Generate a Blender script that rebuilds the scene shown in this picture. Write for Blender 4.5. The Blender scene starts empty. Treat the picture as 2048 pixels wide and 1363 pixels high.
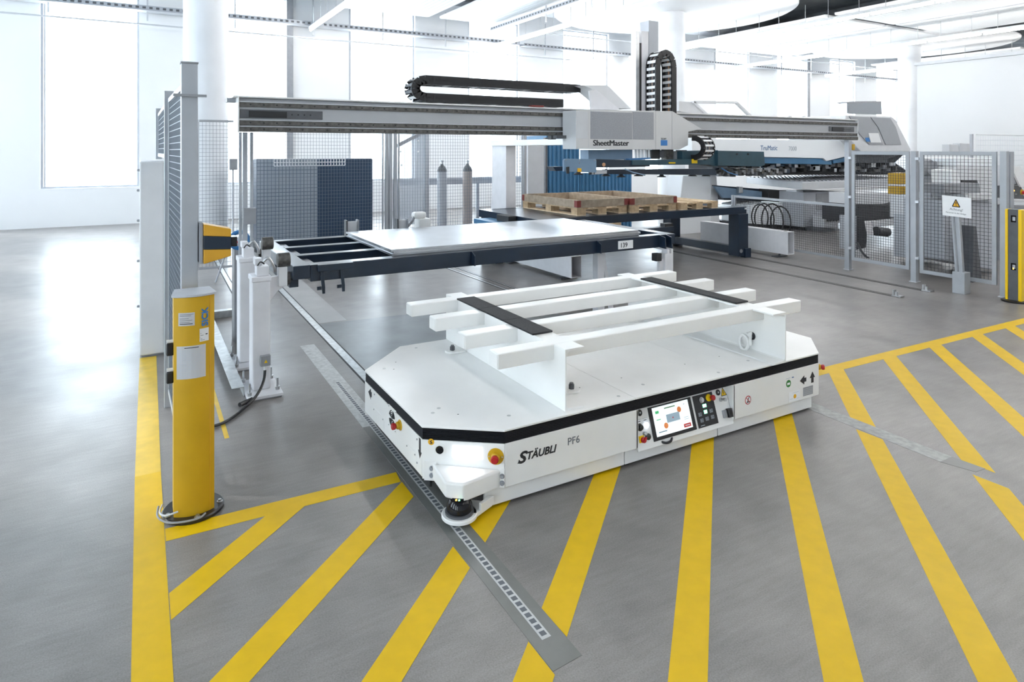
import bpy, bmesh, math, random
from mathutils import Vector, Matrix
random.seed(7)
S = bpy.context.scene
COL = S.collection
PI = math.pi

# ------------------------------------------------------------------ camera, sky, lamps, exposure
FOC, CPX, HOR, EYE, YAW = 1300.0, 1024.0, 300.0, 2.0, math.radians(29.85)
FW = (math.sin(YAW), math.cos(YAW)); RT = (math.cos(YAW), -math.sin(YAW))
cam_d = bpy.data.cameras.new('camera'); cam = bpy.data.objects.new('camera', cam_d); COL.objects.link(cam)
cam.location = (0, 0, EYE); cam.rotation_euler = (PI/2, 0, -YAW)
cam_d.sensor_width = 36.0; cam_d.lens = 36.0*FOC/2048; cam_d.shift_y = -(1363/2-HOR)/2048
cam_d.clip_end = 200
S.camera = cam
W = bpy.data.worlds.new('sky'); S.world = W; W.use_nodes = True
bgn = W.node_tree.nodes['Background']; bgn.inputs[0].default_value = (0.83, 0.925, 1.0, 1); bgn.inputs[1].default_value = 3.5
S.view_settings.view_transform = 'Standard'; S.view_settings.look = 'None'
S.view_settings.gamma = 1.0; S.view_settings.use_curve_mapping = False
S.view_settings.exposure = 1.53
sun_d = bpy.data.lights.new('sun', 'SUN'); sun_d.energy = 1.0; sun_d.angle = math.radians(3); sun_d.color = (1, .96, .9)
sun = bpy.data.objects.new('sun', sun_d); COL.objects.link(sun)
sun.rotation_euler = Vector((0.75, -0.45, -0.55)).to_track_quat('-Z', 'Y').to_euler()

# ------------------------------------------------------------------ helpers
def at(px, py, X=None, Y=None, z=None):
    """a point of the photograph on a known plane of the hall, in metres"""
    l = (px-CPX)/FOC; r = (FW[0]+l*RT[0], FW[1]+l*RT[1], -(py-HOR)/FOC)
    t = X/r[0] if X is not None else Y/r[1] if Y is not None else (z-EYE)/r[2]
    return Vector((r[0]*t, r[1]*t, EYE+r[2]*t))

MATS = {}
def mat(name, col, rough=.5, metal=0.0, spec=.5, emit=None, noise=0.0, nscale=8.0, coat=0.0, bump=0.0, alpha=None):
    m = bpy.data.materials.new(name); m.use_nodes = True; nt = m.node_tree; b = nt.nodes['Principled BSDF']
    c = (*col, 1) if len(col) == 3 else col
    b.inputs['Base Color'].default_value = c; b.inputs['Roughness'].default_value = rough
    b.inputs['Metallic'].default_value = metal; b.inputs['Specular IOR Level'].default_value = spec
    b.inputs['Coat Weight'].default_value = coat
    if emit:
        b.inputs['Emission Color'].default_value = c; b.inputs['Emission Strength'].default_value = emit
    if noise or bump:
        tc = nt.nodes.new('ShaderNodeTexCoord'); n = nt.nodes.new('ShaderNodeTexNoise')
        n.inputs['Scale'].default_value = nscale; n.inputs['Detail'].default_value = 5
        nt.links.new(tc.outputs['Object'], n.inputs['Vector'])
        if noise:
            r = nt.nodes.new('ShaderNodeMapRange'); r.inputs[1].default_value = .3; r.inputs[2].default_value = .7
            r.inputs[3].default_value = 1-noise; r.inputs[4].default_value = 1+noise
            v = nt.nodes.new('ShaderNodeVectorMath'); v.operation = 'SCALE'; v.inputs[0].default_value = c[:3]
            nt.links.new(n.outputs['Fac'], r.inputs[0]); nt.links.new(r.outputs[0], v.inputs['Scale'])
            nt.links.new(v.outputs[0], b.inputs['Base Color'])
        if bump:
            bp = nt.nodes.new('ShaderNodeBump'); bp.inputs['Strength'].default_value = bump; bp.inputs['Distance'].default_value = .002
            nt.links.new(n.outputs['Fac'], bp.inputs['Height']); nt.links.new(bp.outputs[0], b.inputs['Normal'])
    MATS[name] = m
    return m

LOC = {}
def root(name, loc, label, cat, group=None):
    o = bpy.data.objects.new(name, None); COL.objects.link(o); o.location = loc; LOC[o] = Vector(loc)
    o.empty_display_size = .1
    o['label'] = label; o['category'] = cat
    if group: o['group'] = group
    return o
def tag(o, label, cat, group=None):
    o['label'] = label; o['category'] = cat
    if group: o['group'] = group
    return o

class M:
    """collects shapes for one mesh, in world coordinates"""
    def __init__(s): s.bm = bmesh.new()
    def box(s, x0, x1, y0, y1, z0, z1):
        if x0 > x1: x0, x1 = x1, x0
        if y0 > y1: y0, y1 = y1, y0
        if z0 > z1: z0, z1 = z1, z0
        v = [s.bm.verts.new(p) for p in ((x0,y0,z0),(x1,y0,z0),(x1,y1,z0),(x0,y1,z0),(x0,y0,z1),(x1,y0,z1),(x1,y1,z1),(x0,y1,z1))]
        for f in ((3,2,1,0),(4,5,6,7),(0,1,5,4),(1,2,6,5),(2,3,7,6),(3,0,4,7)): s.bm.faces.new([v[i] for i in f])
        return s
    def ext(s, pts, vec):
        """polygon of 3-D points pushed along vec"""
        vec = Vector(vec); a = [s.bm.verts.new(p) for p in pts]; b = [s.bm.verts.new(Vector(p)+vec) for p in pts]; n = len(a)
        s.bm.faces.new(a[::-1]); s.bm.faces.new(b)
        for i in range(n): s.bm.faces.new((a[i], a[(i+1) % n], b[(i+1) % n], b[i]))
        return s
    def cyl(s, p0, p1, r0, r1=None, n=16):
        r1 = r0 if r1 is None else r1; p0 = Vector(p0); p1 = Vector(p1); d = (p1-p0).normalized()
        u = d.orthogonal().normalized(); w = d.cross(u)
        rings = [[s.bm.verts.new(p+(u*math.cos(2*PI*i/n)+w*math.sin(2*PI*i/n))*r) for i in range(n)] for p, r in ((p0, r0), (p1, r1))]
        s.bm.faces.new(rings[0][::-1]); s.bm.faces.new(rings[1])
        for i in range(n): s.bm.faces.new((rings[0][i], rings[0][(i+1) % n], rings[1][(i+1) % n], rings[1][i]))
        return s
    def lathe(s, c, prof, n=24, axis=Vector((0, 0, 1))):
        c = Vector(c); u = axis.orthogonal().normalized(); w = axis.cross(u); rings = []
        for r, h in prof: rings.append([s.bm.verts.new(c+axis*h+(u*math.cos(2*PI*i/n)+w*math.sin(2*PI*i/n))*max(r, 1e-4)) for i in range(n)])
        for a, b in zip(rings, rings[1:]):
            for i in range(n): s.bm.faces.new((a[i], a[(i+1) % n], b[(i+1) % n], b[i]))
        s.bm.faces.new(rings[0][::-1]); s.bm.faces.new(rings[-1])
        return s
    def tube(s, pts, r, n=8, smooth=4):
        P = [Vector(p) for p in pts]
        if smooth and len(P) > 2:
            Q = []
            for i in range(len(P)-1):
                p0 = P[max(i-1, 0)]; p1 = P[i]; p2 = P[i+1]; p3 = P[min(i+2, len(P)-1)]
                for k in range(smooth):
                    t = k/smooth
                    Q.append(.5*((2*p1)+(p2-p0)*t+(2*p0-5*p1+4*p2-p3)*t*t+(3*p1-p0-3*p2+p3)*t**3))
            Q.append(P[-1]); P = Q
        rings = []; u = None
        for i, p in enumerate(P):
            d = (P[min(i+1, len(P)-1)]-P[max(i-1, 0)]).normalized()
            u = d.orthogonal().normalized() if u is None else (u-d*u.dot(d)).normalized()
            w = d.cross(u)
            rings.append([s.bm.verts.new(p+(u*math.cos(2*PI*j/n)+w*math.sin(2*PI*j/n))*r) for j in range(n)])
        for a, b in zip(rings, rings[1:]):
            for j in range(n): s.bm.faces.new((a[j], a[(j+1) % n], b[(j+1) % n], b[j]))
        s.bm.faces.new(rings[0][::-1]); s.bm.faces.new(rings[-1])
        return s
    def bar(s, p0, p1, w, h=None, up=(0, 0, 1)):
        """rectangular bar from p0 to p1"""
        h = w if h is None else h
        p0 = Vector(p0); p1 = Vector(p1); d = (p1-p0).normalized(); up = Vector(up)
        if abs(d.dot(up)) > .95: up = Vector((0, 1, 0))
        a = d.cross(up).normalized()*w/2; b = a.cross(d).normalized()*h/2
        return s.ext([p0-a-b, p0+a-b, p0+a+b, p0-a+b], p1-p0)
    def xf(s, mx): s.bm.transform(mx); return s
    def obj(s, name, m, parent=None, bev=0, smooth=False, kind=None, label=None, seg=2):
        bm = s.bm
        lo = Vector([min(v.co[i] for v in bm.verts) for i in range(3)]); hi = Vector([max(v.co[i] for v in bm.verts) for i in range(3)])
        c = (lo+hi)/2
        if parent is None: c.z = lo.z
        bm.transform(Matrix.Translation(-c)); bmesh.ops.recalc_face_normals(bm, faces=bm.faces)
        me = bpy.data.meshes.new(name); bm.to_mesh(me); bm.free()
        mm = MATS[m] if isinstance(m, str) else m
        me.materials.append(mm)
        o = bpy.data.objects.new(name, me); COL.objects.link(o)
        LOC[o] = c.copy()
        if parent is not None: o.parent = parent; o.location = c-LOC[parent]
        else: o.location = c
        if smooth:
            for p in me.polygons: p.use_smooth = True
            me.set_sharp_from_angle(angle=math.radians(35))
        if bev:
            b = o.modifiers.new('bevel', 'BEVEL'); b.width = bev; b.segments = seg; b.limit_method = 'ANGLE'; b.angle_limit = math.radians(40)
        if kind: o['kind'] = kind
        if label: o['label'] = label
        return o

def box(name, m, parent, x0, x1, y0, y1, z0, z1, bev=.003, **k): return M().box(x0, x1, y0, y1, z0, z1).obj(name, m, parent, bev, **k)
def cyl(name, m, parent, p0, p1, r, r1=None, n=20, bev=0, **k): return M().cyl(p0, p1, r, r1, n).obj(name, m, parent, bev, smooth=True, **k)
def share(src, parent, loc, rot=None, name=None):
    """another object with the mesh of src, at a world place"""
    o = src.copy(); COL.objects.link(o)
    if name: o.name = name
    o.parent = parent; o.location = Vector(loc)-(LOC[parent] if parent else Vector()); LOC[o] = Vector(loc)
    if rot is not None: o.rotation_euler = rot
    return o
def copy_tree(src, loc, label=None, group=None, rotz=0):
    r = src.copy(); COL.objects.link(r); r.location = loc; r.rotation_euler = (0, 0, rotz); LOC[r] = Vector(loc)
    if label: r['label'] = label
    if group: r['group'] = group
    for ch in list(src.children):
        c = ch.copy(); COL.objects.link(c); c.parent = r
        for g in list(ch.children):
            d = g.copy(); COL.objects.link(d); d.parent = c
    return r
def text(body, size, m, parent, loc, right, up, name='lettering', shear=0, bold=0, align='LEFT', wid=None):
    cu = bpy.data.curves.new(name, 'FONT'); cu.body = body; cu.size = size; cu.shear = shear; cu.offset = bold
    cu.extrude = .0006; cu.align_x = align; cu.resolution_u = 3
    cu.materials.append(MATS[m])
    tmp = bpy.data.objects.new(name, cu); COL.objects.link(tmp)
    me = bpy.data.meshes.new_from_object(tmp.evaluated_get(bpy.context.evaluated_depsgraph_get())); me.name = name
    bpy.data.objects.remove(tmp)
    o = bpy.data.objects.new(name, me); COL.objects.link(o)
    r = Vector(right).normalized(); u = Vector(up).normalized(); n = r.cross(u)
    mx = Matrix((r, u, n)).transposed().to_4x4()
    o.rotation_euler = mx.to_euler()
    if wid: o.scale.x = wid
    o.parent = parent; o.location = Vector(loc)-LOC[parent]; LOC[o] = Vector(loc)
    return o
def structure(o): o['kind'] = 'structure'; return o

# ------------------------------------------------------------------ materials
mat('white_paint', (.80, .795, .78), .34, noise=.03, nscale=3)
mat('white_deck', (.85, .845, .83), .30, noise=.04, nscale=2.5)
mat('white_frame', (.83, .825, .805), .32, noise=.02, nscale=5)
mat('white_stand', (.72, .72, .75), .45, noise=.05, nscale=6)
mat('wall_white', (.83, .84, .85), .7, noise=.02, nscale=.6)
mat('ceiling_white', (.76, .77, .78), .6)
mat('partition_white', (.66, .67, .68), .7, noise=.02, nscale=.6)
mat('concrete_dark', (.30, .32, .34), .8, noise=.3, nscale=1.2)
mat('pillar_white', (.74, .76, .79), .6, noise=.04, nscale=2)
mat('bellows_black', (.006, .006, .009), .55, spec=.3)
mat('rubber_black', (.02, .02, .022), .8, noise=.6, nscale=120, bump=.5)
mat('black_plastic', (.012, .012, .014), .3)
mat('black_matte', (.02, .021, .024), .6)
mat('lens_black', (.004, .004, .006), .12, spec=.35)
mat('dark_grey', (.09, .095, .105), .5, noise=.15, nscale=10)
mat('mid_grey', (.28, .29, .31), .5, noise=.08, nscale=8)
mat('light_grey', (.55, .565, .59), .45, noise=.04, nscale=5)
mat('pale_grey', (.66, .67, .69), .45, noise=.04, nscale=4)
mat('cool_grey', (.42, .44, .48), .45, noise=.05, nscale=6)
mat('aluminium', (.62, .64, .67), .38, metal=.85, noise=.06, nscale=9)
mat('aluminium_paint', (.40, .42, .45), .42, metal=.3, noise=.05, nscale=7)
mat('steel', (.52, .53, .54), .35, metal=1, noise=.1, nscale=14)
mat('galvanised', (.55, .57, .58), .42, metal=.8, noise=.18, nscale=16)
mat('sheet_metal', (.47, .49, .52), .30, metal=1, noise=.06, nscale=3)
mat('rail_dark', (.12, .116, .11), .5, metal=.6, noise=.35, nscale=30)
mat('navy', (.008, .019, .038), .30, noise=.1, nscale=4, coat=.15)
mat('bridge_grey', (.40, .41, .43), .42, noise=.04, nscale=3)
mat('cover_grey', (.58, .58, .585), .45, noise=.02, nscale=4)
mat('navy_flat', (.02, .045, .09), .45, noise=.1, nscale=3)
mat('steel_blue', (.16, .25, .36), .4, noise=.08, nscale=4)
mat('blue', (.05, .17, .32), .42, noise=.08, nscale=4)
mat('teal_dark', (.02, .06, .085), .42, noise=.15, nscale=6)
mat('logo_blue', (.03, .17, .46), .4)
mat('hose_blue', (.03, .16, .38), .4)
mat('yellow', (.55, .32, .006), .42, noise=.06, nscale=7)
mat('yellow_bright', (.85, .55, .0), .35)
mat('sensor_orange', (.62, .32, .02), .45)
mat('label_orange', (.80, .42, .01), .5)
mat('red', (.42, .012, .015), .35)
mat('green', (.04, .22, .05), .5)
mat('screen_green', (.06, .5, .2), .5, emit=.12)
mat('orange_soft', (.75, .24, .07), .5, emit=.10)
mat('screen_red', (.5, .02, .02), .5, emit=.08)
mat('screen_blue', (.30, .40, .48), .5, emit=.12)
mat('screen_ink', (.15, .24, .3), .5, emit=.05)
mat('screen_white', (.80, .85, .86), .3, emit=.25)
mat('lamp_white', (.92, .94, 1), .3, emit=3.0)
mat('lamp_button', (.75, .85, 1), .3, emit=2.5)
mat('lamp_green', (.2, 1, .5), .3, emit=2.0)
mat('lamp_amber', (1, .45, .05), .3, emit=2.5)
mat('tube_light', (1, .98, .95), .4, emit=18.0)
mat('bottle_brown', (.34, .30, .29), .5)
mat('wood', (.50, .36, .22), .75, noise=.2, nscale=14)
mat('wood_grey', (.34, .27, .20), .75, noise=.2, nscale=14)
mat('wood_pale', (.66, .52, .35), .75, noise=.15, nscale=14)
mat('hinge_red', (.20, .03, .025), .5)
mat('paper', (.82, .83, .84), .7)
mat('label_grey', (.50, .50, .52), .5)
mat('ink', (.02, .02, .025), .6)
mat('ink_grey', (.12, .13, .15), .6)
mat('ink_pale', (.45, .50, .55), .6)
mat('ink_blue', (.02, .12, .30), .5)
mat('copper_wire', (.50, .27, .15), .5)
mat('bar_white', (.82, .83, .84), .4)
mat('mesh_wire', (.16, .19, .23), .5, metal=.3)
mat('mesh_wire_dark', (.035, .037, .045), .5)
mat('mesh_wire_light', (.6, .64, .68), .5)

# window and machine glass: thin clear pane
g = bpy.data.materials.new('glass'); g.use_nodes = True; nt = g.node_tree; nt.nodes.remove(nt.nodes['Principled BSDF'])
tr = nt.nodes.new('ShaderNodeBsdfTransparent'); gl = nt.nodes.new('ShaderNodeBsdfGlossy'); gl.inputs['Roughness'].default_value = .03
mx = nt.nodes.new('ShaderNodeMixShader'); mx.inputs[0].default_value = .06; tr.inputs[0].default_value = (.97, .99, 1, 1)
nt.links.new(tr.outputs[0], mx.inputs[1]); nt.links.new(gl.outputs[0], mx.inputs[2]); nt.links.new(mx.outputs[0], nt.nodes['Material Output'].inputs[0])
MATS['glass'] = g
g = bpy.data.materials.new('tinted_sheet'); g.use_nodes = True; nt = g.node_tree; nt.nodes.remove(nt.nodes['Principled BSDF'])
tr = nt.nodes.new('ShaderNodeBsdfTransparent'); gl = nt.nodes.new('ShaderNodeBsdfDiffuse'); gl.inputs[0].default_value = (.55, .6, .66, 1)
mx = nt.nodes.new('ShaderNodeMixShader'); mx.inputs[0].default_value = .55
nt.links.new(tr.outputs[0], mx.inputs[1]); nt.links.new(gl.outputs[0], mx.inputs[2]); nt.links.new(mx.outputs[0], nt.nodes['Material Output'].inputs[0])
MATS['tinted_sheet'] = g

def floor_material():
    m = bpy.data.materials.new('screed_floor'); m.use_nodes = True; nt = m.node_tree; b = nt.nodes['Principled BSDF']; L = nt.links.new
    geo = nt.nodes.new('ShaderNodeNewGeometry')
    def noise(scale, det, vec=None, st=None):
        n = nt.nodes.new('ShaderNodeTexNoise'); n.inputs['Scale'].default_value = scale; n.inputs['Detail'].default_value = det
        if st:
            mp = nt.nodes.new('ShaderNodeMapping'); mp.inputs['Scale'].default_value = st; mp.inputs['Rotation'].default_value = (0, 0, .35); L(geo.outputs['Position'], mp.inputs[0]); L(mp.outputs[0], n.inputs['Vector'])
        else: L(geo.outputs['Position'], n.inputs['Vector'])
        return n.outputs['Fac']
    def ramp(src, a, c, lo=.2, hi=.8):
        r = nt.nodes.new('ShaderNodeMapRange'); r.inputs[1].default_value = lo; r.inputs[2].default_value = hi; r.inputs[3].default_value = a; r.inputs[4].default_value = c
        L(src, r.inputs[0]); return r.outputs[0]
    def mul(a, c):
        n = nt.nodes.new('ShaderNodeMath'); n.operation = 'MULTIPLY'; L(a, n.inputs[0])
        if isinstance(c, float): n.inputs[1].default_value = c
        else: L(c, n.inputs[1])
        return n.outputs[0]
    f = ramp(noise(.5, 4), .76, 1.24)
    f = mul(f, ramp(noise(4, 8), .84, 1.16))
    f = mul(f, ramp(noise(5, 4, st=(1, 7, 1)), .88, 1.12))
    f = mul(f, ramp(noise(150, 3), .74, 1.26))
    v = nt.nodes.new('ShaderNodeVectorMath'); v.operation = 'SCALE'; v.inputs[0].default_value = (.216, .203, .196); L(f, v.inputs['Scale'])
    L(v.outputs[0], b.inputs['Base Color'])
    L(ramp(noise(1.3, 3), .28, .40), b.inputs['Roughness'])
    bp = nt.nodes.new('ShaderNodeBump'); bp.inputs['Strength'].default_value = .04; bp.inputs['Distance'].default_value = .002
    L(noise(22, 6), bp.inputs['Height']); L(bp.outputs[0], b.inputs['Normal'])
    b.inputs['Specular IOR Level'].default_value = .5
    MATS['floor'] = m
    return m
floor_material()
def tinted_floor(name, col, rough=.45, sc=6, amt=.1):
    return mat(name, col, rough, noise=amt, nscale=sc)
tinted_floor('screed_blue', (.155, .172, .182), .34, 3, .2)
tinted_floor('screed_light', (.36, .36, .36), .45, 3, .08)
tinted_floor('tape_yellow', (.70, .445, .001), .5, 12, .05)
MATS['tape_yellow'].node_tree.nodes['Principled BSDF'].inputs['Specular IOR Level'].default_value = .3
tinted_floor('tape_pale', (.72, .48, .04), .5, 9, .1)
tinted_floor('strip_film', (.165, .168, .160), .32, 10, .08)
tinted_floor('strip_white', (.55, .56, .56), .45, 14, .08)
tinted_floor('strip_grey', (.30, .305, .30), .42, 22, .25)
tinted_floor('strip_worn', (.50, .51, .51), .45, 22, .2)

# ------------------------------------------------------------------ hall: floor, walls, ceiling
floor = structure(box('floor', 'floor', None, -8, 44, -9, 20.6, -.2, 0, 0))
def flat(name, m, pts, h=.0012, label=None):
    return M().ext([(p[0], p[1], 0) for p in pts], (0, 0, h)).obj(name, m, floor, label=label)
# surface patches of the screed
flat('screed_patch', 'screed_blue', [(1.80, 4.6), (4.45, 4.6), (4.45, 7.4), (1.80, 7.58)], .0008, 'bluish grey smooth patch of the floor')
flat('screed_patch', 'screed_light', [(1.80, 7.62), (2.12, 7.60), (2.2, 11.5), (1.84, 11.5)], .0008, 'pale lane of the floor beside the rail')
# yellow hatched lane: border, upright border, diagonals
def bord(x): return 3.893-.0232*x, 3.768-.0232*x
def stripe(pts): return flat('marking_stripe', 'tape_yellow', pts)
stripe([(.119, bord(.119)[0]), (.119, bord(.119)[1]), (1.37, bord(1.37)[1]), (1.385, bord(1.385)[0])])
stripe([(1.535, bord(1.53)[0]), (1.535, bord(1.53)[1]), (9.9, bord(9.9)[1]), (9.9, bord(9.9)[0])])
flat('marking_stripe', 'tape_yellow', [(-.03, 1.2), (.109, 1.2), (.118, 4.6), (-.022, 4.6)], .0014)
flat('marking_stripe', 'tape_pale', [(-.022, 4.6), (.118, 4.6), (.146, 7.2), (.006, 7.2)], .0014, 'yellow stripe running to the cabinet, painted paler for reflected light')  # reflected light on this stretch is put into the paler tape colour
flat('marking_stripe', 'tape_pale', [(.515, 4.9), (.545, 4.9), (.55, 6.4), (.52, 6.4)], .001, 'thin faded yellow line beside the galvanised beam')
def clip(poly, a, b, keep):
    """part of a polygon with keep*(x-a-b*y) > 0"""
    out = []; f = lambda p: keep*(p[0]-a-b*p[1])
    for p, q in zip(poly, poly[1:]+poly[:1]):
        if f(p) > 0: out.append(p)
        if (f(p) > 0) != (f(q) > 0):
            t = f(p)/(f(p)-f(q)); out.append((p[0]+t*(q[0]-p[0]), p[1]+t*(q[1]-p[1])))
    return out
def cuts(poly, xs):
    """pieces of a diagonal left and right of the guide strip at x0..x1"""
    res = [poly]
    for (x0, x1, ylo) in xs:
        nxt = []
        for p in res:
            if max(q[1] for q in p) < ylo: nxt.append(p); continue
            for k, x in ((-1, x0), (1, x1)):
                c = clip(p, x, 0, k)
                if len(c) > 2: nxt.append(c)
        res = nxt
    return res
xs0 = [.60, 1.38, 2.17, 2.955, 3.76, 4.57, 5.37, 6.175, 6.95, 7.75, 8.44, 9.2]
for k, x in enumerate(xs0):
    yb = bord(x)[1]; w = .207; sl = .91; dy = 2.75
    poly = [(x, yb), (x+w, bord(x+w)[1]), (x+w-dy/sl, bord(x+w)[1]-dy), (x-dy/sl, yb-dy)]
    poly = clip(poly, .118, 0, 1)
    xs = [(1.375, 1.525, 1.95)]
    if k in (5, 6, 7): xs = [(4.46, 4.605, 2.05)]
    for p in cuts(poly, xs):
        A = abs(sum(a[0]*b[1]-b[0]*a[1] for a, b in zip(p, p[1:]+p[:1])))/2
        if A > .003: stripe(p)
# guide strips with position marks (plain marks, the printed codes are left out)
flat('guide_strip', 'strip_film', [(1.378, 2.085), (1.522, 2.095), (1.545, 4.6), (1.40, 4.6)], .0016, 'dark translucent floor film with a white marked strip')
flat('guide_strip', 'strip_worn', [(1.40, 4.6), (1.545, 4.6), (1.565, 6.83), (1.425, 6.83)], .0016, 'whitish worn end of the guide film')
sx = lambda y: 1.448+.0098*(y-2.1)
wst = flat('mark_strip', 'strip_white', [(sx(2.24)-.022, 2.24), (sx(2.24)+.022, 2.24), (sx(5.6)+.022, 5.6), (sx(5.6)-.022, 5.6)], .0022, 'white strip of dark position marks')
mk = M().ext([(-.013, -.013, 0), (.013, -.013, 0), (.013, .013, 0), (-.013, .013, 0)], (0, 0, .0005)).obj('position_mark', 'ink_grey', wst)
mk.location = Vector((sx(2.27), 2.27, .0022))-LOC[wst]
for i in range(1, 84):
    y = 2.27+i*.04
    share(mk, wst, (sx(y), y, .0022))
flat('guide_strip', 'strip_grey', [(4.46, 2.25), (4.60, 2.25), (4.63, 3.35), (4.49, 3.35)], .0016, 'worn grey guide film to the right of the robot')
flat('guide_strip', 'strip_film', [(4.51, 2.07), (4.61, 2.06), (4.60, 2.25), (4.46, 2.25)], .0016)
# rails sunk in the floor
def rail(p, q, w, label, m_='galvanised'):
    d = (Vector((q[0], q[1], 0))-Vector((p[0], p[1], 0))).normalized(); n = Vector((-d.y, d.x, 0))
    A, B = Vector((p[0], p[1], 0)), Vector((q[0], q[1], 0))
    def quad(o0, o1, h): return [A+n*o0, A+n*o1, B+n*o1, B+n*o0]
    r = M().ext(quad(-w/2+.016, w/2-.016, 0), (0, 0, .004)).obj('floor_rail', m_, floor, label=label)
    for s in (-1, 1):
        M().ext(quad(s*w/2, s*(w/2-.016), 0), (0, 0, .0022)).obj('groove', 'black_matte', r)
    return r
rail((1.725, 4.95), (1.80, 13.5), .105, 'floor rail running past the white stands')
rail((1.15, 9.0), (1.23, 13.5), .09, 'floor rail left of the loading frame')
rail((4.57, 7.9), (4.50, 13.0), .07, 'narrow double rail under the loading frame')
rail((4.72, 7.9), (4.65, 13.0), .05, 'narrow double rail under the loading frame')
for (a, b) in (((8.98, 5.03), (9.22, 10.8)), ((9.70, 5.02), (10.05, 10.8))):
    r = rail(a, b, .11, 'floor rail beside the fence with an end stop', 'rail_dark')
    m = M(); m.box(a[0]-.05, a[0]+.05, a[1]-.02, a[1]+.10, .004, .02); m.cyl((a[0]-.02, a[1]+.05, .02), (a[0]-.02, a[1]+.05, .07), .02, n=8); m.box(a[0]-.03, a[0]+.03, a[1]+.08, a[1]+.10, .02, .09)
    m.obj('end_stop', 'steel', r)

# back wall: sill wall, piers and windows
wall = structure(box('wall_back', 'wall_white', None, -8, 44, 20.5, 20.85, 0, 1.0, 0))
wins = [(-6.3, -4.2), (-2.2, 0.0), (1.9, 3.95), (5.79, 8.02), (10.0, 12.06), (14.0, 16.2), (18.1, 20.3), (22.2, 24.4), (26.3, 28.4), (30.3, 32.4), (34.3, 36.4), (38.3, 40.4)]
xprev = -8
for a, b in wins+[(44, 44)]:
    box('pier', 'wall_white', wall, xprev, a, 20.5, 20.85, 1.0, 6.6, 0); xprev = b
box('lintel', 'wall_white', wall, -8, 44, 20.5, 20.85, 6.6, 7.6, 0)
for i, (a, b) in enumerate(wins):
    m = M(); f = .05
    m.box(a, a+f, 20.6, 20.7, 1, 6.6).box(b-f, b, 20.6, 20.7, 1, 6.6).box(a+f, b-f, 20.6, 20.7, 1, 1+f).box(a+f, b-f, 20.6, 20.7, 6.6-f, 6.6)
    w = structure(m.obj('window_%d' % (i+1), 'cool_grey', None))
    box('pane', 'glass', w, a+f, b-f, 20.645, 20.655, 1+f, 6.6-f, 0)
    if i in (2, 8):
        xm = 3.86 if i == 2 else 28.33
        box('mullion', 'mid_grey', w, xm, xm+.19, 20.35, 20.6, .9, 6.6, .005)
    else:
        box('mullion', 'light_grey', w, a+.06, a+.10, 20.62, 20.68, 1+f, 6.6-f, 0)
# left wall with the same windows, front wall behind the photographer and far right wall
wl = structure(box('wall_left', 'wall_white', None, -8.35, -8, -9, 20.5, 0, 1.0, 0))
lw = [(-7.5, -5.4), (-3.4, -1.3), (.7, 2.8), (4.8, 6.9), (8.9, 11.0), (13.0, 15.1), (17.1, 19.2)]
yprev = -9
for a, b in lw+[(20.5, 20.5)]:
    box('pier', 'wall_white', wl, -8.35, -8, yprev, a, 1.0, 6.6, 0); yprev = b
box('lintel', 'wall_white', wl, -8.35, -8, -9, 20.5, 6.6, 7.5, 0)
for i, (a, b) in enumerate(lw):
    m = M(); f = .05
    m.box(-8.2, -8.1, a, a+f, 1, 6.6).box(-8.2, -8.1, b-f, b, 1, 6.6).box(-8.2, -8.1, a+f, b-f, 1, 1+f).box(-8.2, -8.1, a+f, b-f, 6.6-f, 6.6)
    w = structure(m.obj('window_%d' % (i+20), 'cool_grey', None))
    box('pane', 'glass', w, -8.155, -8.145, a+f, b-f, 1+f, 6.6-f, 0)
structure(box('wall_front', 'wall_white', None, -8.35, 44, -9.3, -9, 0, 7.5, 0))
structure(box('wall_far_right', 'wall_white', None, 44, 44.3, -9, 20.85, 0, 7.5, 0))
# partition on the right
pr = structure(box('wall_right', 'partition_white', None, 21.8, 22.1, -2.0, 11.7, 0, 4.72, .01))
box('cap_rail', 'light_grey', pr, 21.74, 22.16, -2.0, 11.76, 4.72, 4.82, .01)
# pillars
for i, (x, y) in enumerate(((1.16, 14.3), (14.2, 14.9), (27.2, 14.9))):
    o = structure(cyl('pillar', 'pillar_white', None, (x, y, 0), (x, y, 6.25), .41, n=48))
# ceiling slab, sails and discs
ceil = structure(box('ceiling', 'concrete_dark', None, -8, 44, -9, 20.9, 7.5, 7.8, 0))
for x in (4.4, 10.7, 17.5, 23.7):
    box('beam', 'concrete_dark', ceil, x-.15, x+.15, -9, 20.5, 7.0, 7.5, .01)
for y in (2, 8.4, 18.5):
    box('beam', 'concrete_dark', ceil, -8, 44, y-.2, y+.2, 6.95, 7.5, .01)
def sail(x0, x1, y0, y1):
    p = box('ceiling_panel', 'ceiling_white', ceil, x0, x1, y0, y1, 6.2, 6.26, .004)
    m = M(); n = int((x1-x0)/.15)
    for k in range(n): m.box(x0+.15*k+.01, x0+.15*k+.14, y0+.01, y1-.01, 6.185, 6.2)
    m.obj('panel_slats', 'ceiling_white', p, kind='stuff')
for bx, bays in ((5.2, ((0, 2.75), (3.1, 5.75))), (18.7, ((0, 3.2), (3.3, 6.5))), (31.5, ((0, 3.2), (3.3, 6.5)))):
    for (a, b) in bays:
        for (y0, y1) in ((-8, -1.2), (-.9, 5.8), (6.1, 12.5), (12.8, 19.1)): sail(bx+a, bx+b, y0, y1)
for x, y in ((1.16, 14.3), (14.2, 14.9), (27.2, 14.9), (14.2, 3.5), (27.2, 3.5)):
    m = M().lathe((x, y, 6.2), [(3.55, 0), (3.6, .03), (3.6, .07), (3.55, .1)], 72)
    m.obj('ceiling_disc', 'ceiling_white', ceil, smooth=True)
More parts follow.
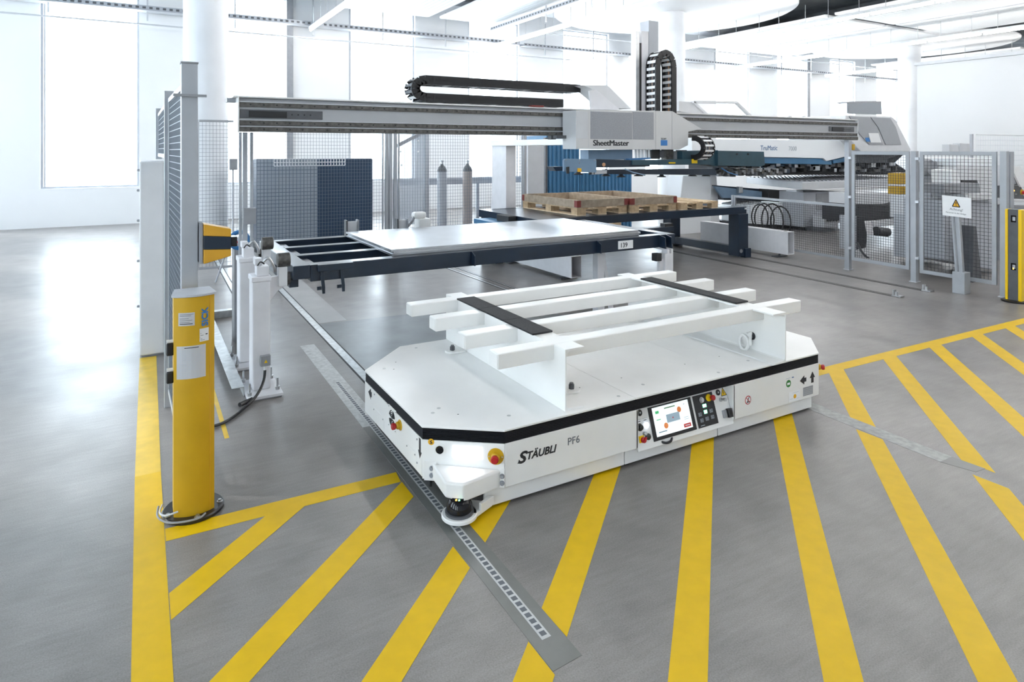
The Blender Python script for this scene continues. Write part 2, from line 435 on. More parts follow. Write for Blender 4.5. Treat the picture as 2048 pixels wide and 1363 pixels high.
for x, y0, y1, lb in ((4.45, -6, 19.9, 'long white tube light along the left ceiling bay'), (10.75, -6, 19.9, 'long white tube light over the middle of the gantry'),
                      (16.75, -6, 19.9, 'long white tube light right of the disc around the middle pillar'), (22.6, -6, 19.9, 'long white tube light left of the far right pillar'), (29.0, 2, 19.9, 'white tube light just right of the far right pillar'), (35.0, 2, 19.9, 'added white tube light farthest right behind the white partition, brightening the piers')):  # rightmost row is added to brighten the far right piers
    t = root('strip_light', (x, (y0+y1)/2, 5.6), lb, 'ceiling light', 'strip lights')
    box('housing', 'ceiling_white', t, x-.045, x+.045, y0, y1, 5.625, 5.70, .01)
    n = int((y1-y0)/1.6)
    for k in range(n):
        ya = y0+k*(y1-y0)/n
        cyl('tube', 'tube_light', t, (x, ya+.04, 5.585), (x, ya+(y1-y0)/n-.04, 5.585), .03, n=10)
        for s in (.3, 1.2): cyl('hanger', 'steel', t, (x, ya+s, 5.70), (x, ya+s, 6.2), .008, n=6)
def tray(name, p, q, w, h, lb):
    t = root(name, p, lb, 'cable tray')
    p = Vector(p); q = Vector(q); d = (q-p).normalized(); n = Vector((-d.y, d.x, 0))*w/2; L = (q-p).length
    M().ext([p-n, p+n, p+n+Vector((0, 0, .006)), p-n+Vector((0, 0, .006))], q-p).obj('tray_base', 'light_grey', t)
    for s in (-1, 1): M().ext([p+n*s, p+n*s*.98, p+n*s*.98+Vector((0, 0, h)), p+n*s+Vector((0, 0, h))], q-p).obj('side_rail', 'cool_grey', t)
    m = M()
    for k in range(int(L/.16)):
        c = p+d*(k*.16+.08); m.ext([c+n*1.01-d*.04+Vector((0, 0, h*.3)), c+n*1.01+d*.04+Vector((0, 0, h*.3)), c+n*1.01+d*.04+Vector((0, 0, h*.75)), c+n*1.01-d*.04+Vector((0, 0, h*.75))], n*.02)
        m.ext([c-n*1.01-d*.04+Vector((0, 0, h*.3)), c-n*1.01+d*.04+Vector((0, 0, h*.3)), c-n*1.01+d*.04+Vector((0, 0, h*.75)), c-n*1.01-d*.04+Vector((0, 0, h*.75))], -n*.02)
    m.obj('slots', 'dark_grey', t, kind='stuff')
    for k in range(int(L/2.2)):
        c = p+d*(k*2.2+1); M().box(c.x-.02, c.x+.02, c.y-.02, c.y+.02, c.z-.25, c.z+.9).obj('hanger', 'light_grey', t)
    return t
tray('cable_tray', (-3, 20.2, 5.75), (11.8, 20.2, 5.75), .4, .13, 'perforated cable tray along the back windows left of the middle tube light')
tray('cable_tray', (10.2, 6, 5.95), (10.2, 19.0, 5.95), .25, .10, 'short perforated cable tray beside the middle tube light')
tray('cable_tray', (12.0, 20.2, 5.75), (36, 20.2, 5.75), .3, .10, 'perforated cable tray along the back windows beyond the middle pillar')
for i, (y, z, x0, x1, lb) in enumerate(((19.9, 5.35, -3, 14, 'thin grey pipe under the left cable tray'), (17.8, 5.8, 11, 40, 'thin sprinkler pipe behind the middle pillar'))):
    tag(cyl('sprinkler_pipe', 'light_grey', None, (x0, y, z), (x1, y, z), .022, n=8), lb, 'pipe')
tag(box('ventilation_duct', 'cool_grey', None, 5, 44, 17.6, 18.3, 6.45, 6.9, .02), 'grey square ventilation duct above the ceiling discs', 'duct')

# ------------------------------------------------------------------ the white transport robot
XL, XR, YF, YB, ZD = 1.39, 4.85, 3.165, 4.93, .44
OCT = [(1.39, 3.447), (1.769, 3.165), (4.54, 3.165), (4.85, 3.452), (4.85, 4.645), (4.50, 4.93), (1.80, 4.93), (1.39, 4.52)]
def inset(P, d):
    n = len(P); out = []
    for i in range(n):
        a = Vector(P[i-1]); b = Vector(P[i]); c = Vector(P[(i+1) % n])
        e1 = (b-a).normalized(); e2 = (c-b).normalized(); n1 = Vector((-e1.y, e1.x)); n2 = Vector((-e2.y, e2.x))
        bis = (n1+n2).normalized(); out.append(tuple(b+bis*(d/bis.dot(n1))))
    return out
R = root('transport_robot', (3.1, 4.05, 0), 'low white driverless transport robot with steel load frame on its deck', 'transport robot')
def clipx(P, x0, x1): return clip(clip(P, x0, 0, 1), x1, 0, -1)
for x0, x1 in ((1.3, 2.712), (2.715, 3.597), (3.60, 4.9)):
    M().ext([(*p, ZD-.012) for p in clipx(OCT, x0, x1)], (0, 0, .012)).obj('deck_plate', 'white_deck', R, .002)
M().ext([(*p, .10) for p in inset(OCT, .12)], (0, 0, .31)).obj('core', 'black_matte', R)
# pleated bellows
m = M(); lev = []
nP = 8
for i in range(nP*2+1): lev.append((.360+(.428-.360)*i/(nP*2), .004 if i % 2 == 0 else -.001))
rings = []
for z, d in lev: rings.append([m.bm.verts.new((*p, z)) for p in inset(OCT, d+.004)])
for a, b in zip(rings, rings[1:]):
    for j in range(8): m.bm.faces.new((a[j], a[(j+1) % 8], b[(j+1) % 8], b[j]))
m.bm.faces.new(rings[0][::-1]); m.bm.faces.new(rings[-1])
m.obj('bellows', 'bellows_black', R)
def wallp(name, p, q, z0, z1, t=.02, m='white_paint', bev=.003, par=None, **k):
    p = Vector((*p, 0)); q = Vector((*q, 0)); d = (q-p).normalized(); n = Vector((-d.y, d.x, 0))*t
    return M().ext([p+Vector((0, 0, z0)), q+Vector((0, 0, z0)), q+Vector((0, 0, z1)), p+Vector((0, 0, z1))], n).obj(name, m, par or R, bev, **k)
wallp('side_panel', (1.772, YF), (2.735, YF), .118, .361)
wallp('side_panel', (3.60, YF), (4.538, YF), .118, .361)
wallp('side_panel', (4.54, YF), (4.85, 3.452), .118, .361)
wallp('side_panel', (4.85, 3.455), (4.85, 4.645), .118, .361)
wallp('side_panel', (4.85, 4.645), (4.5, 4.93), .118, .361)
wallp('side_panel', (4.5, 4.93), (1.8, 4.93), .118, .361)
wallp('side_panel', (1.80, 4.93), (1.39, 4.52), .118, .361)
lp = wallp('side_panel', (1.39, 4.52), (1.39, 3.45), .15, .361)
cp = wallp('corner_panel', (1.391, 3.446), (1.768, 3.165), .14, .361)
wallp('lower_skirt', (1.66, 3.20), (2.652, 3.20), .018, .118, .015)
wallp('lower_skirt', (2.658, 3.20), (3.478, 3.20), .018, .118, .015)
wallp('lower_skirt', (3.486, 3.20), (4.50, 3.20), .018, .118, .015)
wallp('lower_skirt', (4.50, 3.20), (4.80, 3.48), .018, .118, .015)
wallp('lower_skirt', (4.80, 3.48), (4.80, 4.60), .018, .118, .015)
wallp('lower_skirt', (1.46, 4.50), (1.46, 3.50), .05, .15, .015, 'black_matte')
for x, y in ((2.0, 3.6), (2.0, 4.5), (4.2, 3.6), (4.2, 4.5)):
    cyl('wheel', 'rubber_black', R, (x, y-.04, .085), (x, y+.04, .085), .085, n=24)
# deck screws
scr = M().lathe((0, 0, 0), [(.012, 0), (.012, .0012), (.005, .0012)], 14).obj('deck_screw', 'steel', R, smooth=True); scr.location = Vector((1.573, 3.631, ZD))-LOC[R]
hole = M().lathe((0, 0, 0), [(.005, 0), (.005, .0006)], 10).obj('deck_hole', 'black_matte', R); hole.location = Vector((1.635, 3.489, ZD))-LOC[R]
for x, y in ((1.896, 4.825), (1.52, 4.484), (1.514, 3.584), (1.887, 3.325), (2.911, 3.32), (2.639, 3.241), (3.528, 3.236), (3.917, 3.309), (2.56, 4.7), (3.5, 4.7)): share(scr, R, (x, y, ZD))
for x, y in ((1.64, 4.578), (1.574, 4.435), (2.513, 3.486), (2.867, 3.49), (3.453, 3.485), (3.807, 3.485)): share(hole, R, (x, y, ZD))
# load frame: two channels, four box beams, two pads
ZT = .81
def channel(xw, s, y0, y1):
    w = .14; t = .011; f = .017; h = ZT-ZD
    P = [(0, 0), (w, 0), (w, f*.7), (t+.02, f), (t+.006, f+.006), (t, f+.02), (t, h-f-.02), (t+.006, h-f-.006), (t+.02, h-f), (w, h-f*.7), (w, h), (0, h)]
    return M().ext([(xw+s*a, y0, ZD+b) for a, b in P], (0, y1-y0, 0)).obj('channel', 'white_frame', R, .002)
ch1 = channel(2.205, 1, 3.205, 4.94); ch2 = channel(4.125, -1, 3.14, 4.91)
for yc, x1 in ((3.383, 4.55), (3.823, 4.56), (4.303, 4.575), (4.768, 4.56)):
    b = box('beam', 'white_frame', R, 1.815, x1, yc-.057, yc+.057, ZT-.092, ZT+.001, .007, seg=3)
    M().box(1.812, 1.8155, yc-.05, yc+.05, ZT-.086, ZT-.006).obj('end_cap', 'white_paint', b)
for xa, xb, y0, y1 in ((2.19, 2.345, 3.55, 4.70), (4.0, 4.135, 3.49, 4.60)):
    n = 3 if xa < 3 else 1
    for k in range(n):
        box('rubber_pad', 'rubber_black', R, xa, xb, y0+(y1-y0)*k/n+.001, y0+(y1-y0)*(k+1)/n-.001, ZT+.001, ZT+.013, .003)
for x, y, s in ((2.10, 4.585, -1), (2.43, 3.46, 1), (3.90, 4.6, -1), (4.22, 4.2, 1)):
    ft = M().lathe((0, 0, 0), [(.055, 0), (.058, .006), (.055, .016)], 24).xf(Matrix.Translation((x, y, ZD))).obj('foot_plate', 'white_frame', R, smooth=True)
    M().box(min(x, x-s*.09), max(x, x-s*.09), y-.05, y+.05, ZD, ZD+.014).obj('foot_tab', 'white_frame', ft)
    M().cyl((x, y, ZD+.016), (x, y, ZD+.045), .019, n=6).cyl((x, y, ZD+.045), (x, y, ZD+.055), .013).obj('bolt', 'dark_grey', ft)
# lifting eye on the right channel
c = Vector((4.112, 3.465, .555)); m = M()
m.cyl(c, c+Vector((-.035, 0, 0)), .032, n=18)
e = m.obj('lifting_eye', 'white_frame', R, smooth=True)
ring = [c+Vector((-.045, .042*math.cos(a)+.012, .055*math.sin(a)-.045)) for a in [2*PI*k/14 for k in range(15)]]
M().tube(ring, .012, 8, 2).obj('eye_ring', 'white_frame', e, smooth=True)
M().tube([c+Vector((-.04, -.03, .02)), c+Vector((-.045, -.055, .05)), c+Vector((-.04, -.045, .0)), c+Vector((-.04, -.05, -.05))], .011, 8, 4).obj('eye_hook', 'white_frame', e, smooth=True)
cyl('eye_hole', 'black_matte', e, (4.1138, 3.435, .565), (4.1125, 3.435, .565), .03)

# front-left corner: camera lens, lamp panel, emergency stop, scanner under its hood
cd = Vector((.379, -.282, 0)).normalized(); cn = Vector((cd.y, -cd.x, 0)); cp0 = Vector((1.391, 3.446, 0))
def cpt(s, z, o=0.0): return cp0+cd*s+cn*o+Vector((0, 0, z))
ln = M().lathe(cpt(.102, .311), [(.036, 0), (.036, .003), (.024, .004), (.022, -.004)], 28, cn).obj('lens_surround', 'white_paint', R, smooth=True)
M().lathe(cpt(.102, .311, .004), [(.022, 0), (.022, .002), (.014, .003), (.012, .001)], 24, cn).obj('lens', 'lens_black', ln, smooth=True)
M().ext([cpt(.177, .27), cpt(.345, .27), cpt(.345, .337), cpt(.177, .337)], cn*.003).obj('lamp_panel', 'lamp_white', R, label='glowing white lamp panel')
def estop(base, ax, name='emergency_stop', rp=.045, rb=.021, plate='yellow'):
    e = M().lathe(base, [(rp, 0), (rp, .004), (rp*.96, .006)], 28, ax).obj(name, plate, R, smooth=True, label='red emergency stop on a yellow disc')
    M().lathe(base+ax*.006, [(rb*1.15, 0), (rb*1.1, .016), (rb*.8, .022)], 22, ax).obj('collar', 'yellow', e, smooth=True)
    M().lathe(base+ax*.022, [(rb*.65, 0), (rb*.7, .008), (rb*1.0, .014), (rb*1.02, .028), (rb*.8, .033)], 22, ax).obj('button', 'red', e, smooth=True)
    return e
e = estop(cpt(.421, .291), cn, rp=.046, rb=.022)
for s in (-.037, .037): M().lathe(cpt(.421+s, .291, .006), [(.004, 0), (.004, .002)], 8, cn).obj('screw', 'steel', e)
dl = M().lathe(cpt(.052, .352), [(.018, 0), (.018, .0012)], 24, cn).obj('warning_disc', 'label_orange', R)
M().tube([cpt(.045, .342, .0018), cpt(.058, .347, .0018), cpt(.047, .354, .0018), cpt(.057, .361, .0018)], .0025, 6, 4).obj('mark', 'ink', dl)
hb = .232
def hood():
    A, B = cpt(.056, hb), cpt(.452, hb-.012)
    C, D = cpt(.175, hb-.004, .193), cpt(.276, hb-.006, .194)
    bm = M(); lo = Vector((0, 0, -1))
    # flange plate on the chamfer
    v = [A, B, D, C]; zb = (.142, .118, .124, .146)
    top = [bm.bm.verts.new(p) for p in v]; bot = [bm.bm.verts.new((p.x, p.y, z)) for p, z in zip(v, zb)]
    bm.bm.faces.new(top); bm.bm.faces.new(bot[::-1])
    for i in range(4): bm.bm.faces.new((top[i], top[(i+1) % 4], bot[(i+1) % 4], bot[i]))
    return bm.obj('scanner_hood', 'white_paint', R, .012, seg=3)
hd = hood()
for s0, s1, z0, z1 in ((.012, .085, .135, .243), (.435, .472, .12, .225)):
    M().ext([cpt(s0, z0), cpt(s1, z0), cpt(s1, z1), cpt(s0, z1)], cn*.006).obj('mounting_flange', 'white_paint', hd, .002)
for s, z in ((.057, .206), (.057, .167), (.458, .185), (.458, .147)):
    M().lathe(cpt(s, z, .006), [(.014, 0), (.014, .004), (.010, .004), (.010, .014)], 14, cn).obj('bolt', 'mid_grey', hd, smooth=True)
sc = cpt(.245, 0, .150)
sn = M().lathe(sc+Vector((0, 0, .062)), [(.066, 0), (.072, .01), (.070, .03), (.060, .055), (.052, .065), (.052, .085)], 28).obj('laser_scanner', 'lens_black', R, smooth=True)
M().lathe(sc+Vector((0, 0, .050)), [(.078, 0), (.078, .012), (.066, .014)], 28).obj('scanner_foot', 'dark_grey', sn, smooth=True)
for k, mm in ((-.006, 'lamp_amber'), (.010, 'lamp_green')):
    M().box(-.004, .004, -.002, .002, -.003, .003).xf(Matrix.Translation(sc+cd*k+cn*.0565+Vector((0, 0, .145)))).obj('status_lamp', mm, sn)
m = M(); m.lathe(sc+Vector((0, 0, .028)), [(.094, 0), (.097, .004), (.097, .018), (.094, .022)], 40)
m.ext([tuple(sc+cd*a+cn*b+Vector((0, 0, .028))) for a, b in ((-.09, 0), (.094, 0), (.16, -.12), (-.02, -.14))], (0, 0, .022))
m.obj('scanner_base', 'white_paint', R, .002, smooth=True)
M().ext([tuple(sc+cd*a+cn*b+Vector((0, 0, .04))) for a, b in ((.10, -.04), (.115, -.03), (.17, -.12), (.14, -.12))], (0, 0, .045)).obj('scanner_bracket', 'white_paint', R, .002)
# left side: fan, emergency stop, arrows, covers
nx = Vector((-1, 0, 0))
fg = wallp('fan_cover', (1.3885, 4.01), (1.3885, 3.87), .235, .375, .0015)
for r in (.012, .024, .036, .048):
    for a0 in (0, 1, 2, 3):
        pts = [(1.3865, 3.94-r*math.cos(a0*PI/2+.25+k*.15), .305+r*math.sin(a0*PI/2+.25+k*.15)) for k in range(8)]
        M().tube(pts, .0035, 6, 1).obj('fan_slot', 'black_matte', fg)
for y in (4.0, 3.88):
    for z in (.245, .365): M().cyl((1.387, y, z), (1.385, y, z), .004, n=8).obj('screw', 'mid_grey', fg)
estop(Vector((1.39, 3.80, .315)), nx, rp=.032, rb=.020)
def arrow(parent, o, ru, uu, n, ln, w, sh, name='arrow'):
    """flat arrow pointing along ru"""
    P = [(-ln/2, -sh/2), (ln/2-w*.75, -sh/2), (ln/2-w*.75, -w/2), (ln/2, 0), (ln/2-w*.75, w/2), (ln/2-w*.75, sh/2), (-ln/2, sh/2)]
    M().ext([o+ru*a+uu*b for a, b in P], n*.0008).obj(name, 'ink', parent)
ux, uy, uz = Vector((1, 0, 0)), Vector((0, 1, 0)), Vector((0, 0, 1))
arrow(lp, Vector((1.39, 4.40, .315)), uy, uz, nx, .075, .075, .035)
arrow(lp, Vector((1.39, 3.478, .30)), -uz, uy, nx, .115, .055, .026)
for a, b in ((4.33, 4.10), (3.70, 3.53)):
    h = wallp('hatch', (1.389, a), (1.389, b), .155, .25, .001)
    for y in (a-.02, b+.02): M().cyl((1.3885, y, .235), (1.386, y, .235), .005, n=8).obj('screw', 'mid_grey', h)
for y, z in ((3.52, .335), (3.52, .20), (4.30, .34)): M().cyl((1.39, y, z), (1.387, y, z), .006, n=8).obj('screw', 'mid_grey', lp)
# right front panel: writing and stickers
fp = Vector((0, YF, 0)); fn = Vector((0, -1, 0))
text('S', .088, 'ink', R, (1.853, YF-.0012, .231), ux, uz, shear=.25, bold=.003, wid=1.25)
text('TÄUBLI', .060, 'ink', R, (1.908, YF-.0012, .241), ux, uz, shear=.25, bold=.0018, wid=1.02)
M().ext([(1.852, YF, .2315), (1.90, YF, .2315), (1.90, YF, .237), (1.856, YF, .237)], fn*.0008).obj('logo_foot', 'ink', R)
text('PF6', .062, 'ink_grey', R, (2.192, YF-.0012, .258), ux, uz)
def sticker(name, m, x0, x1, z0, z1, off=.0008, par=None): return M().box(x0, x1, YF-off, YF, z0, z1).obj(name, m, par or R)
pr_ = M().lathe((3.746, YF, .229), [(.031, 0), (.031, .0008)], 32, fn).obj('prohibition_sign', 'red', R)
M().lathe((3.746, YF-.0008, .229), [(.025, 0), (.025, .0006)], 32, fn).obj('disc', 'paper', pr_)
M().bar((3.732, YF-.0018, .212), (3.757, YF-.0018, .25), .006, .0006, fn).box(3.735, 3.762, YF-.002, YF-.0014, .212, .219).obj('figure', 'ink', pr_)
M().bar((3.728, YF-.0022, .247), (3.764, YF-.0022, .211), .005, .0006, fn).obj('slash', 'red', pr_)
gs = M().lathe((4.184, YF, .267), [(.027, 0), (.027, .0008)], 30, fn).obj('green_seal', 'green', R)
M().box(4.168, 4.200, YF-.0014, YF-.0008, .258, .274).obj('seal_text', 'paper', gs)
sticker('label_note', 'ink_blue', 4.222, 4.244, .302, .309); sticker('label_note', 'ink_pale', 4.155, 4.205, .305, .308)
arrow(R, Vector((4.352, YF, .263)), -ux, uz, fn, .075, .068, .030); arrow(R, Vector((4.462, YF, .268)), uz, ux, fn, .085, .062, .028)
tp = sticker('type_plate', 'mid_grey', 4.352, 4.468, .140, .205)
for k in range(4): sticker('plate_line', 'pale_grey', 4.36, 4.46, .152+k*.013, .153+k*.013, .0012, tp)
ls = sticker('inspection_label', 'paper', 4.19, 4.315, .125, .20)
M().lathe((4.256, YF-.0008, .160), [(.016, 0), (.016, .0006)], 20, fn).obj('seal', 'label_orange', ls)
for k, (a, b, z) in enumerate(((4.23, 4.30, .188), (4.20, 4.235, .145), (4.275, 4.305, .14))): sticker('line', 'ink_pale', a, b, z, z+.002, .0012, ls)
M().cyl((4.86, 3.62, .30), (4.868, 3.62, .30), .05).obj('side_disc', 'dark_grey', R)
estop(Vector((4.62, 3.238, .30)), Vector((.68, -.73, 0)).normalized(), rp=.03, rb=.02)

# tilted control panel in its recess
TD = .08; pvec = Vector((0, TD, .25)).normalized(); pn = Vector((0, -pvec.z, pvec.y)); pv0 = Vector((0, YF+.002, .105))
def pp(x, v, o=0.0): return Vector((x, 0, 0))+pv0+pvec*v+pn*o
def pbox(name, m, par, x0, x1, v0, v1, o0, o1, bev=.0, label=None):
    return M().ext([pp(x0, v0, o0), pp(x1, v0, o0), pp(x1, v1, o0), pp(x0, v1, o0)], pn*(o1-o0)).obj(name, m, par, bev, label=label)
def pcyl(name, m, par, x, v, prof, n=20): return M().lathe(pp(x, v), prof, n, pn).obj(name, m, par, smooth=True)
pan = pbox('control_panel', 'white_paint', R, 2.738, 3.60, -.012, .262, -.012, 0, .001)
M().ext([(3.598, YF, .118), (3.598, YF+.085, .361), (3.598, YF, .361)], (.012, 0, 0)).obj('recess_cheek', 'white_paint', R)
M().ext([(2.735, YF, .118), (2.735, YF+.085, .361), (2.735, YF, .361)], (-.012, 0, 0)).obj('recess_cheek', 'white_paint', R)
scn = pbox('touch_screen', 'black_plastic', R, 2.872, 3.252, .02, .226, 0, .006, .002)
pbox('display', 'screen_white', scn, 2.902, 3.220, .042, .218, .006, .0066, label='lit white display with coloured symbols')
for n_, mm, a, b, c_, d in (('vehicle_icon', 'screen_blue', 3.01, 3.125, .108, .158), ('status_tile', 'screen_green', 2.925, 2.955, .178, .194), ('heading_bar', 'green', 3.005, 3.10, .196, .202),
                            ('status_tile', 'screen_green', 2.925, 2.96, .138, .143), ('alarm_tile', 'screen_red', 3.145, 3.208, .052, .074), ('footer_bar', 'screen_ink', 2.925, 2.995, .062, .068),
                            ('side_tile', 'screen_blue', 3.16, 3.20, .10, .103), ('side_tile', 'screen_blue', 3.16, 3.20, .112, .115), ('side_tile', 'screen_ink', 3.175, 3.183, .193, .197)):
    pbox(n_, mm, scn, a, b, c_, d, .0066, .0070)
for x, v in ((2.995, .095), (3.13, .170)): M().lathe(pp(x, v, .0066), [(.018, 0), (.018, .0003)], 20, pn).obj('wheel_icon', 'orange_soft', scn)
M().lathe(pp(3.065, .132, .0070), [(.005, 0), (.005, .0003)], 10, pn).obj('marker', 'screen_red', scn)
pbox('alarm_text', 'paper', scn, 3.155, 3.198, .060, .066, .0070, .0073)
kp = pbox('keypad', 'black_plastic', R, 3.272, 3.458, .02, .225, 0, .004, .001)
pcyl('key_switch', 'steel', kp, 3.345, .190, [(.019, .004), (.019, .009), (.014, .010), (.014, .018)])
pcyl('emergency_base', 'yellow_bright', kp, 3.413, .193, [(.024, .004), (.024, .010), (.018, .014)])
pcyl('emergency_button', 'red', kp, 3.432, .190, [(.012, .010), (.018, .020), (.018, .036), (.014, .040)])
pbox('lit_key', 'lamp_green', kp, 3.346, 3.378, .140, .160, .004, .006); pbox('lit_key', 'lamp_green', kp, 3.347, 3.374, .100, .122, .004, .006)
pbox('key_symbol', 'lamp_button', kp, 3.353, 3.371, .145, .155, .006, .0064); pbox('key_symbol', 'lamp_button', kp, 3.353, 3.368, .105, .117, .006, .0064)
for x, v in ((3.307, .103), (3.413, .108), (3.312, .064), (3.362, .066), (3.414, .068)):
    k_ = pbox('key', 'ink_grey', kp, x-.014, x+.014, v-.011, v+.011, .004, .0046)
    for a, b, c_, d in ((-.014, .014, .0095, .011), (-.014, .014, -.011, -.0095), (-.014, -.0125, -.011, .011), (.0125, .014, -.011, .011), (-.006, .006, -.004, -.002), (-.006, -.003, -.004, .005)):
        pbox('key_line', 'ink_pale', k_, x+a, x+b, v+c_, v+d, .0046, .0049)
pbox('keypad_mark', 'ink_pale', kp, 3.292, 3.33, .03, .034, .004, .0044)
for x, v in ((2.803, .210), (3.515, .209)):
    o = pcyl('port', 'black_plastic', R, x, v, [(.020, 0), (.020, .004), (.014, .005), (.010, .002)])
    pcyl('port_pin', 'steel', o, x+.003, v, [(.006, .002), (.006, .004)])
for x in (2.785, 2.836):
    o = pbox('button_label', 'paper', R, x-.02, x+.02, .148, .172, 0, .001)
    pbox('frame_line', 'ink', o, x-.02, x+.02, .171, .172, .001, .0014); pbox('frame_line', 'ink', o, x-.02, x+.02, .148, .149, .001, .0014)
    pbox('word', 'ink', o, x-.012, x+.012, .158, .162, .001, .0014)
pcyl('selector_knob', 'black_plastic', R, 2.782, .126, [(.023, 0), (.023, .006), (.015, .008), (.015, .022), (.012, .024)])
pcyl('reset_lamp', 'lamp_button', R, 2.838, .128, [(.017, 0), (.017, .006), (.013, .010)])
ms = pbox('main_switch', 'yellow_bright', R, 2.758, 2.800, .036, .076, 0, .006, .001)
pcyl('switch_knob', 'red', ms, 2.785, .050, [(.018, .006), (.018, .020), (.014, .022)]); M().bar(pp(2.775, .04, .028), pp(2.80, .065, .028), .010, .010, pn).obj('grip', 'red', ms, .002)
pcyl('key_head', 'steel', R, 2.808, .085, [(.012, 0), (.012, .020), (.010, .022)])
pcyl('cap', 'black_plastic', R, 2.833, .060, [(.020, 0), (.020, .008), (.012, .012)])
ws = M().ext([pp(3.540, .180, 0), pp(3.592, .180, 0), pp(3.566, .232, 0)], pn*.001).obj('warning_triangle', 'yellow_bright', R)
for p, q in (((3.540, .180), (3.592, .180)), ((3.592, .180), (3.566, .232)), ((3.566, .232), (3.540, .180)), ((3.568, .215), (3.563, .202)), ((3.563, .202), (3.569, .201)), ((3.569, .201), (3.565, .188))):
    M().bar(pp(*p, .0014), pp(*q, .0014), .004, .0006, pn).obj('edge', 'ink', ws)
pcyl('charge_socket', 'steel', R, 3.525, .160, [(.014, 0), (.014, .010), (.008, .012), (.008, .035), (.012, .036), (.012, .05)])
lt = pbox('latch', 'mid_grey', R, 3.512, 3.545, .040, .090, 0, .015, .002)
pbox('latch_handle', 'black_plastic', lt, 3.548, 3.585, .036, .095, .0, .03, .004)
M().tube([(2.93, YF+.02, .112), (2.96, YF-.01, .105), (3.0, YF-.012, .108), (3.03, YF+.01, .114)], .008, 8, 4).obj('panel_grip', 'black_plastic', R, smooth=True)

# ------------------------------------------------------------------ wire mesh helper
def mesh_wires(m, p, ux_, uz_, w, h, pu, pv, r):
    """wire grid from corner p along ux_ (w) and uz_ (h)"""
    p = Vector(p); u = Vector(ux_).normalized(); v = Vector(uz_).normalized(); n = u.cross(v)
    k = int(w/pu)
    for i in range(k+1):
        a = p+u*(i*w/k)
        m.ext([a-u*r-n*r, a+u*r-n*r, a+u*r+n*r, a-u*r+n*r], v*h)
    k = int(h/pv)
    for i in range(k+1):
        a = p+v*(i*h/k)
        m.ext([a-v*r-n*r, a+v*r-n*r, a+v*r+n*r, a-v*r+n*r], u*w)
    return m
def frame_panel(name, parent, p, q, z0, z1, fr, mframe, mwire, pu=.04, pv=.04, r=.0018):
    """framed wire panel between ground points p and q"""
    p = Vector((*p, 0)); q = Vector((*q, 0)); d = (q-p).normalized(); L = (q-p).length; Z = Vector((0, 0, 1))
    m = M(); h = fr/2
    m.bar(p+d*h+Z*z0, p+d*h+Z*z1, fr*.6, fr).bar(q-d*h+Z*z0, q-d*h+Z*z1, fr*.6, fr)
    m.bar(p+d*fr+Z*(z1-h), q-d*fr+Z*(z1-h), fr*.6, fr).bar(p+d*fr+Z*(z0+h), q-d*fr+Z*(z0+h), fr*.6, fr)
    f = m.obj(name, mframe, parent, .002)
    w = mesh_wires(M(), p+d*fr+Z*(z0+fr), d, Z, L-2*fr, z1-z0-2*fr, pu, pv, r).obj('mesh_lattice', mwire, f)
    w['kind'] = 'stuff'
    return f

# ------------------------------------------------------------------ left: light barrier column, fence, cabinet, warning box
bx, by = .262, 4.02
lc = root('light_barrier_column', (bx, by, 0), 'tall yellow barrier column with stickers on a round black foot', 'barrier column')
def arcy(x): return by-.075-.035*(1-(x/.1)**2)
N = 14
fr_ = [(bx-.1+.2*i/N, arcy(-.1+.2*i/N)) for i in range(N+1)]
prof = [(x, y, .02) for x, y in fr_]+[(bx+.1, by+.05, .02), (bx+.06, by+.085, .02), (bx-.06, by+.085, .02), (bx-.1, by+.05, .02)]
M().ext(prof, (0, 0, 1.185)).obj('housing', 'yellow', lc, smooth=True)
M().ext([(bx+.076, arcy(.076)-.0012, .02), (bx+.080, arcy(.080)-.0012, .02), (bx+.080, arcy(.08)+.003, .02), (bx+.076, arcy(.076)+.003, .02)], (0, 0, 1.18)).obj('groove', 'sensor_orange', lc)
cap = [(bx-.112, by-.072, 1.205)]+[(bx-.105+.21*i/N, by-.082-.036*(1-((-.105+.21*i/N)/.105)**2), 1.205) for i in range(N+1)]+[(bx+.112, by-.07, 1.205), (bx+.09, by+.10, 1.205), (bx-.09, by+.10, 1.205)]
M().ext(cap, (0, 0, .012)).obj('cap', 'cool_grey', lc, .002)
ft = M().lathe((bx, by, 0), [(.155, 0), (.158, .004), (.158, .016), (.150, .022)], 40).obj('foot_plate', 'black_plastic', lc, smooth=True)
for a in (200, 275, 350, 60):
    c = Vector((bx+.135*math.cos(math.radians(a)), by+.135*math.sin(math.radians(a)), .022))
    M().cyl(c, c+uz*.004, .016, n=14).cyl(c+uz*.004, c+uz*.014, .010, n=6).obj('bolt', 'steel', ft)
m = M()
m.tube([(bx-.17, by+.03, .05), (bx-.175, by-.05, .035), (bx-.13, by-.13, .03), (bx-.05, by-.165, .03), (bx+.02, by-.16, .028), (bx+.05, by-.13, .03)], .0055)
m.obj('cable_loop', 'mid_grey', lc, smooth=True)
M().tube([(bx-.15, by+.04, .05), (bx-.165, by-.03, .045), (bx-.14, by-.09, .05), (bx-.08, by-.10, .06)], .005).obj('cable_loop', 'light_grey', lc, smooth=True)
for z0, z1 in ((.735, .80), (.885, .955)):
    b = box('bracket', 'black_plastic', lc, bx-.135, bx-.098, by-.05, by+.0, z0, z1, .008); box('bracket_lip', 'pale_grey', b, bx-.132, bx-.10, by-.04, by+.0, z1, z1+.008, .001)
def curved_label(name, m, x0, x1, z0, z1, off=.001):
    pts = [(bx+x0+(x1-x0)*i/6, arcy(x0+(x1-x0)*i/6)-off, z0) for i in range(7)]
    pts += [(p[0], p[1]+off+.004, z0) for p in pts[::-1]]
    return M().ext(pts, (0, 0, z1-z0)).obj(name, m, lc)
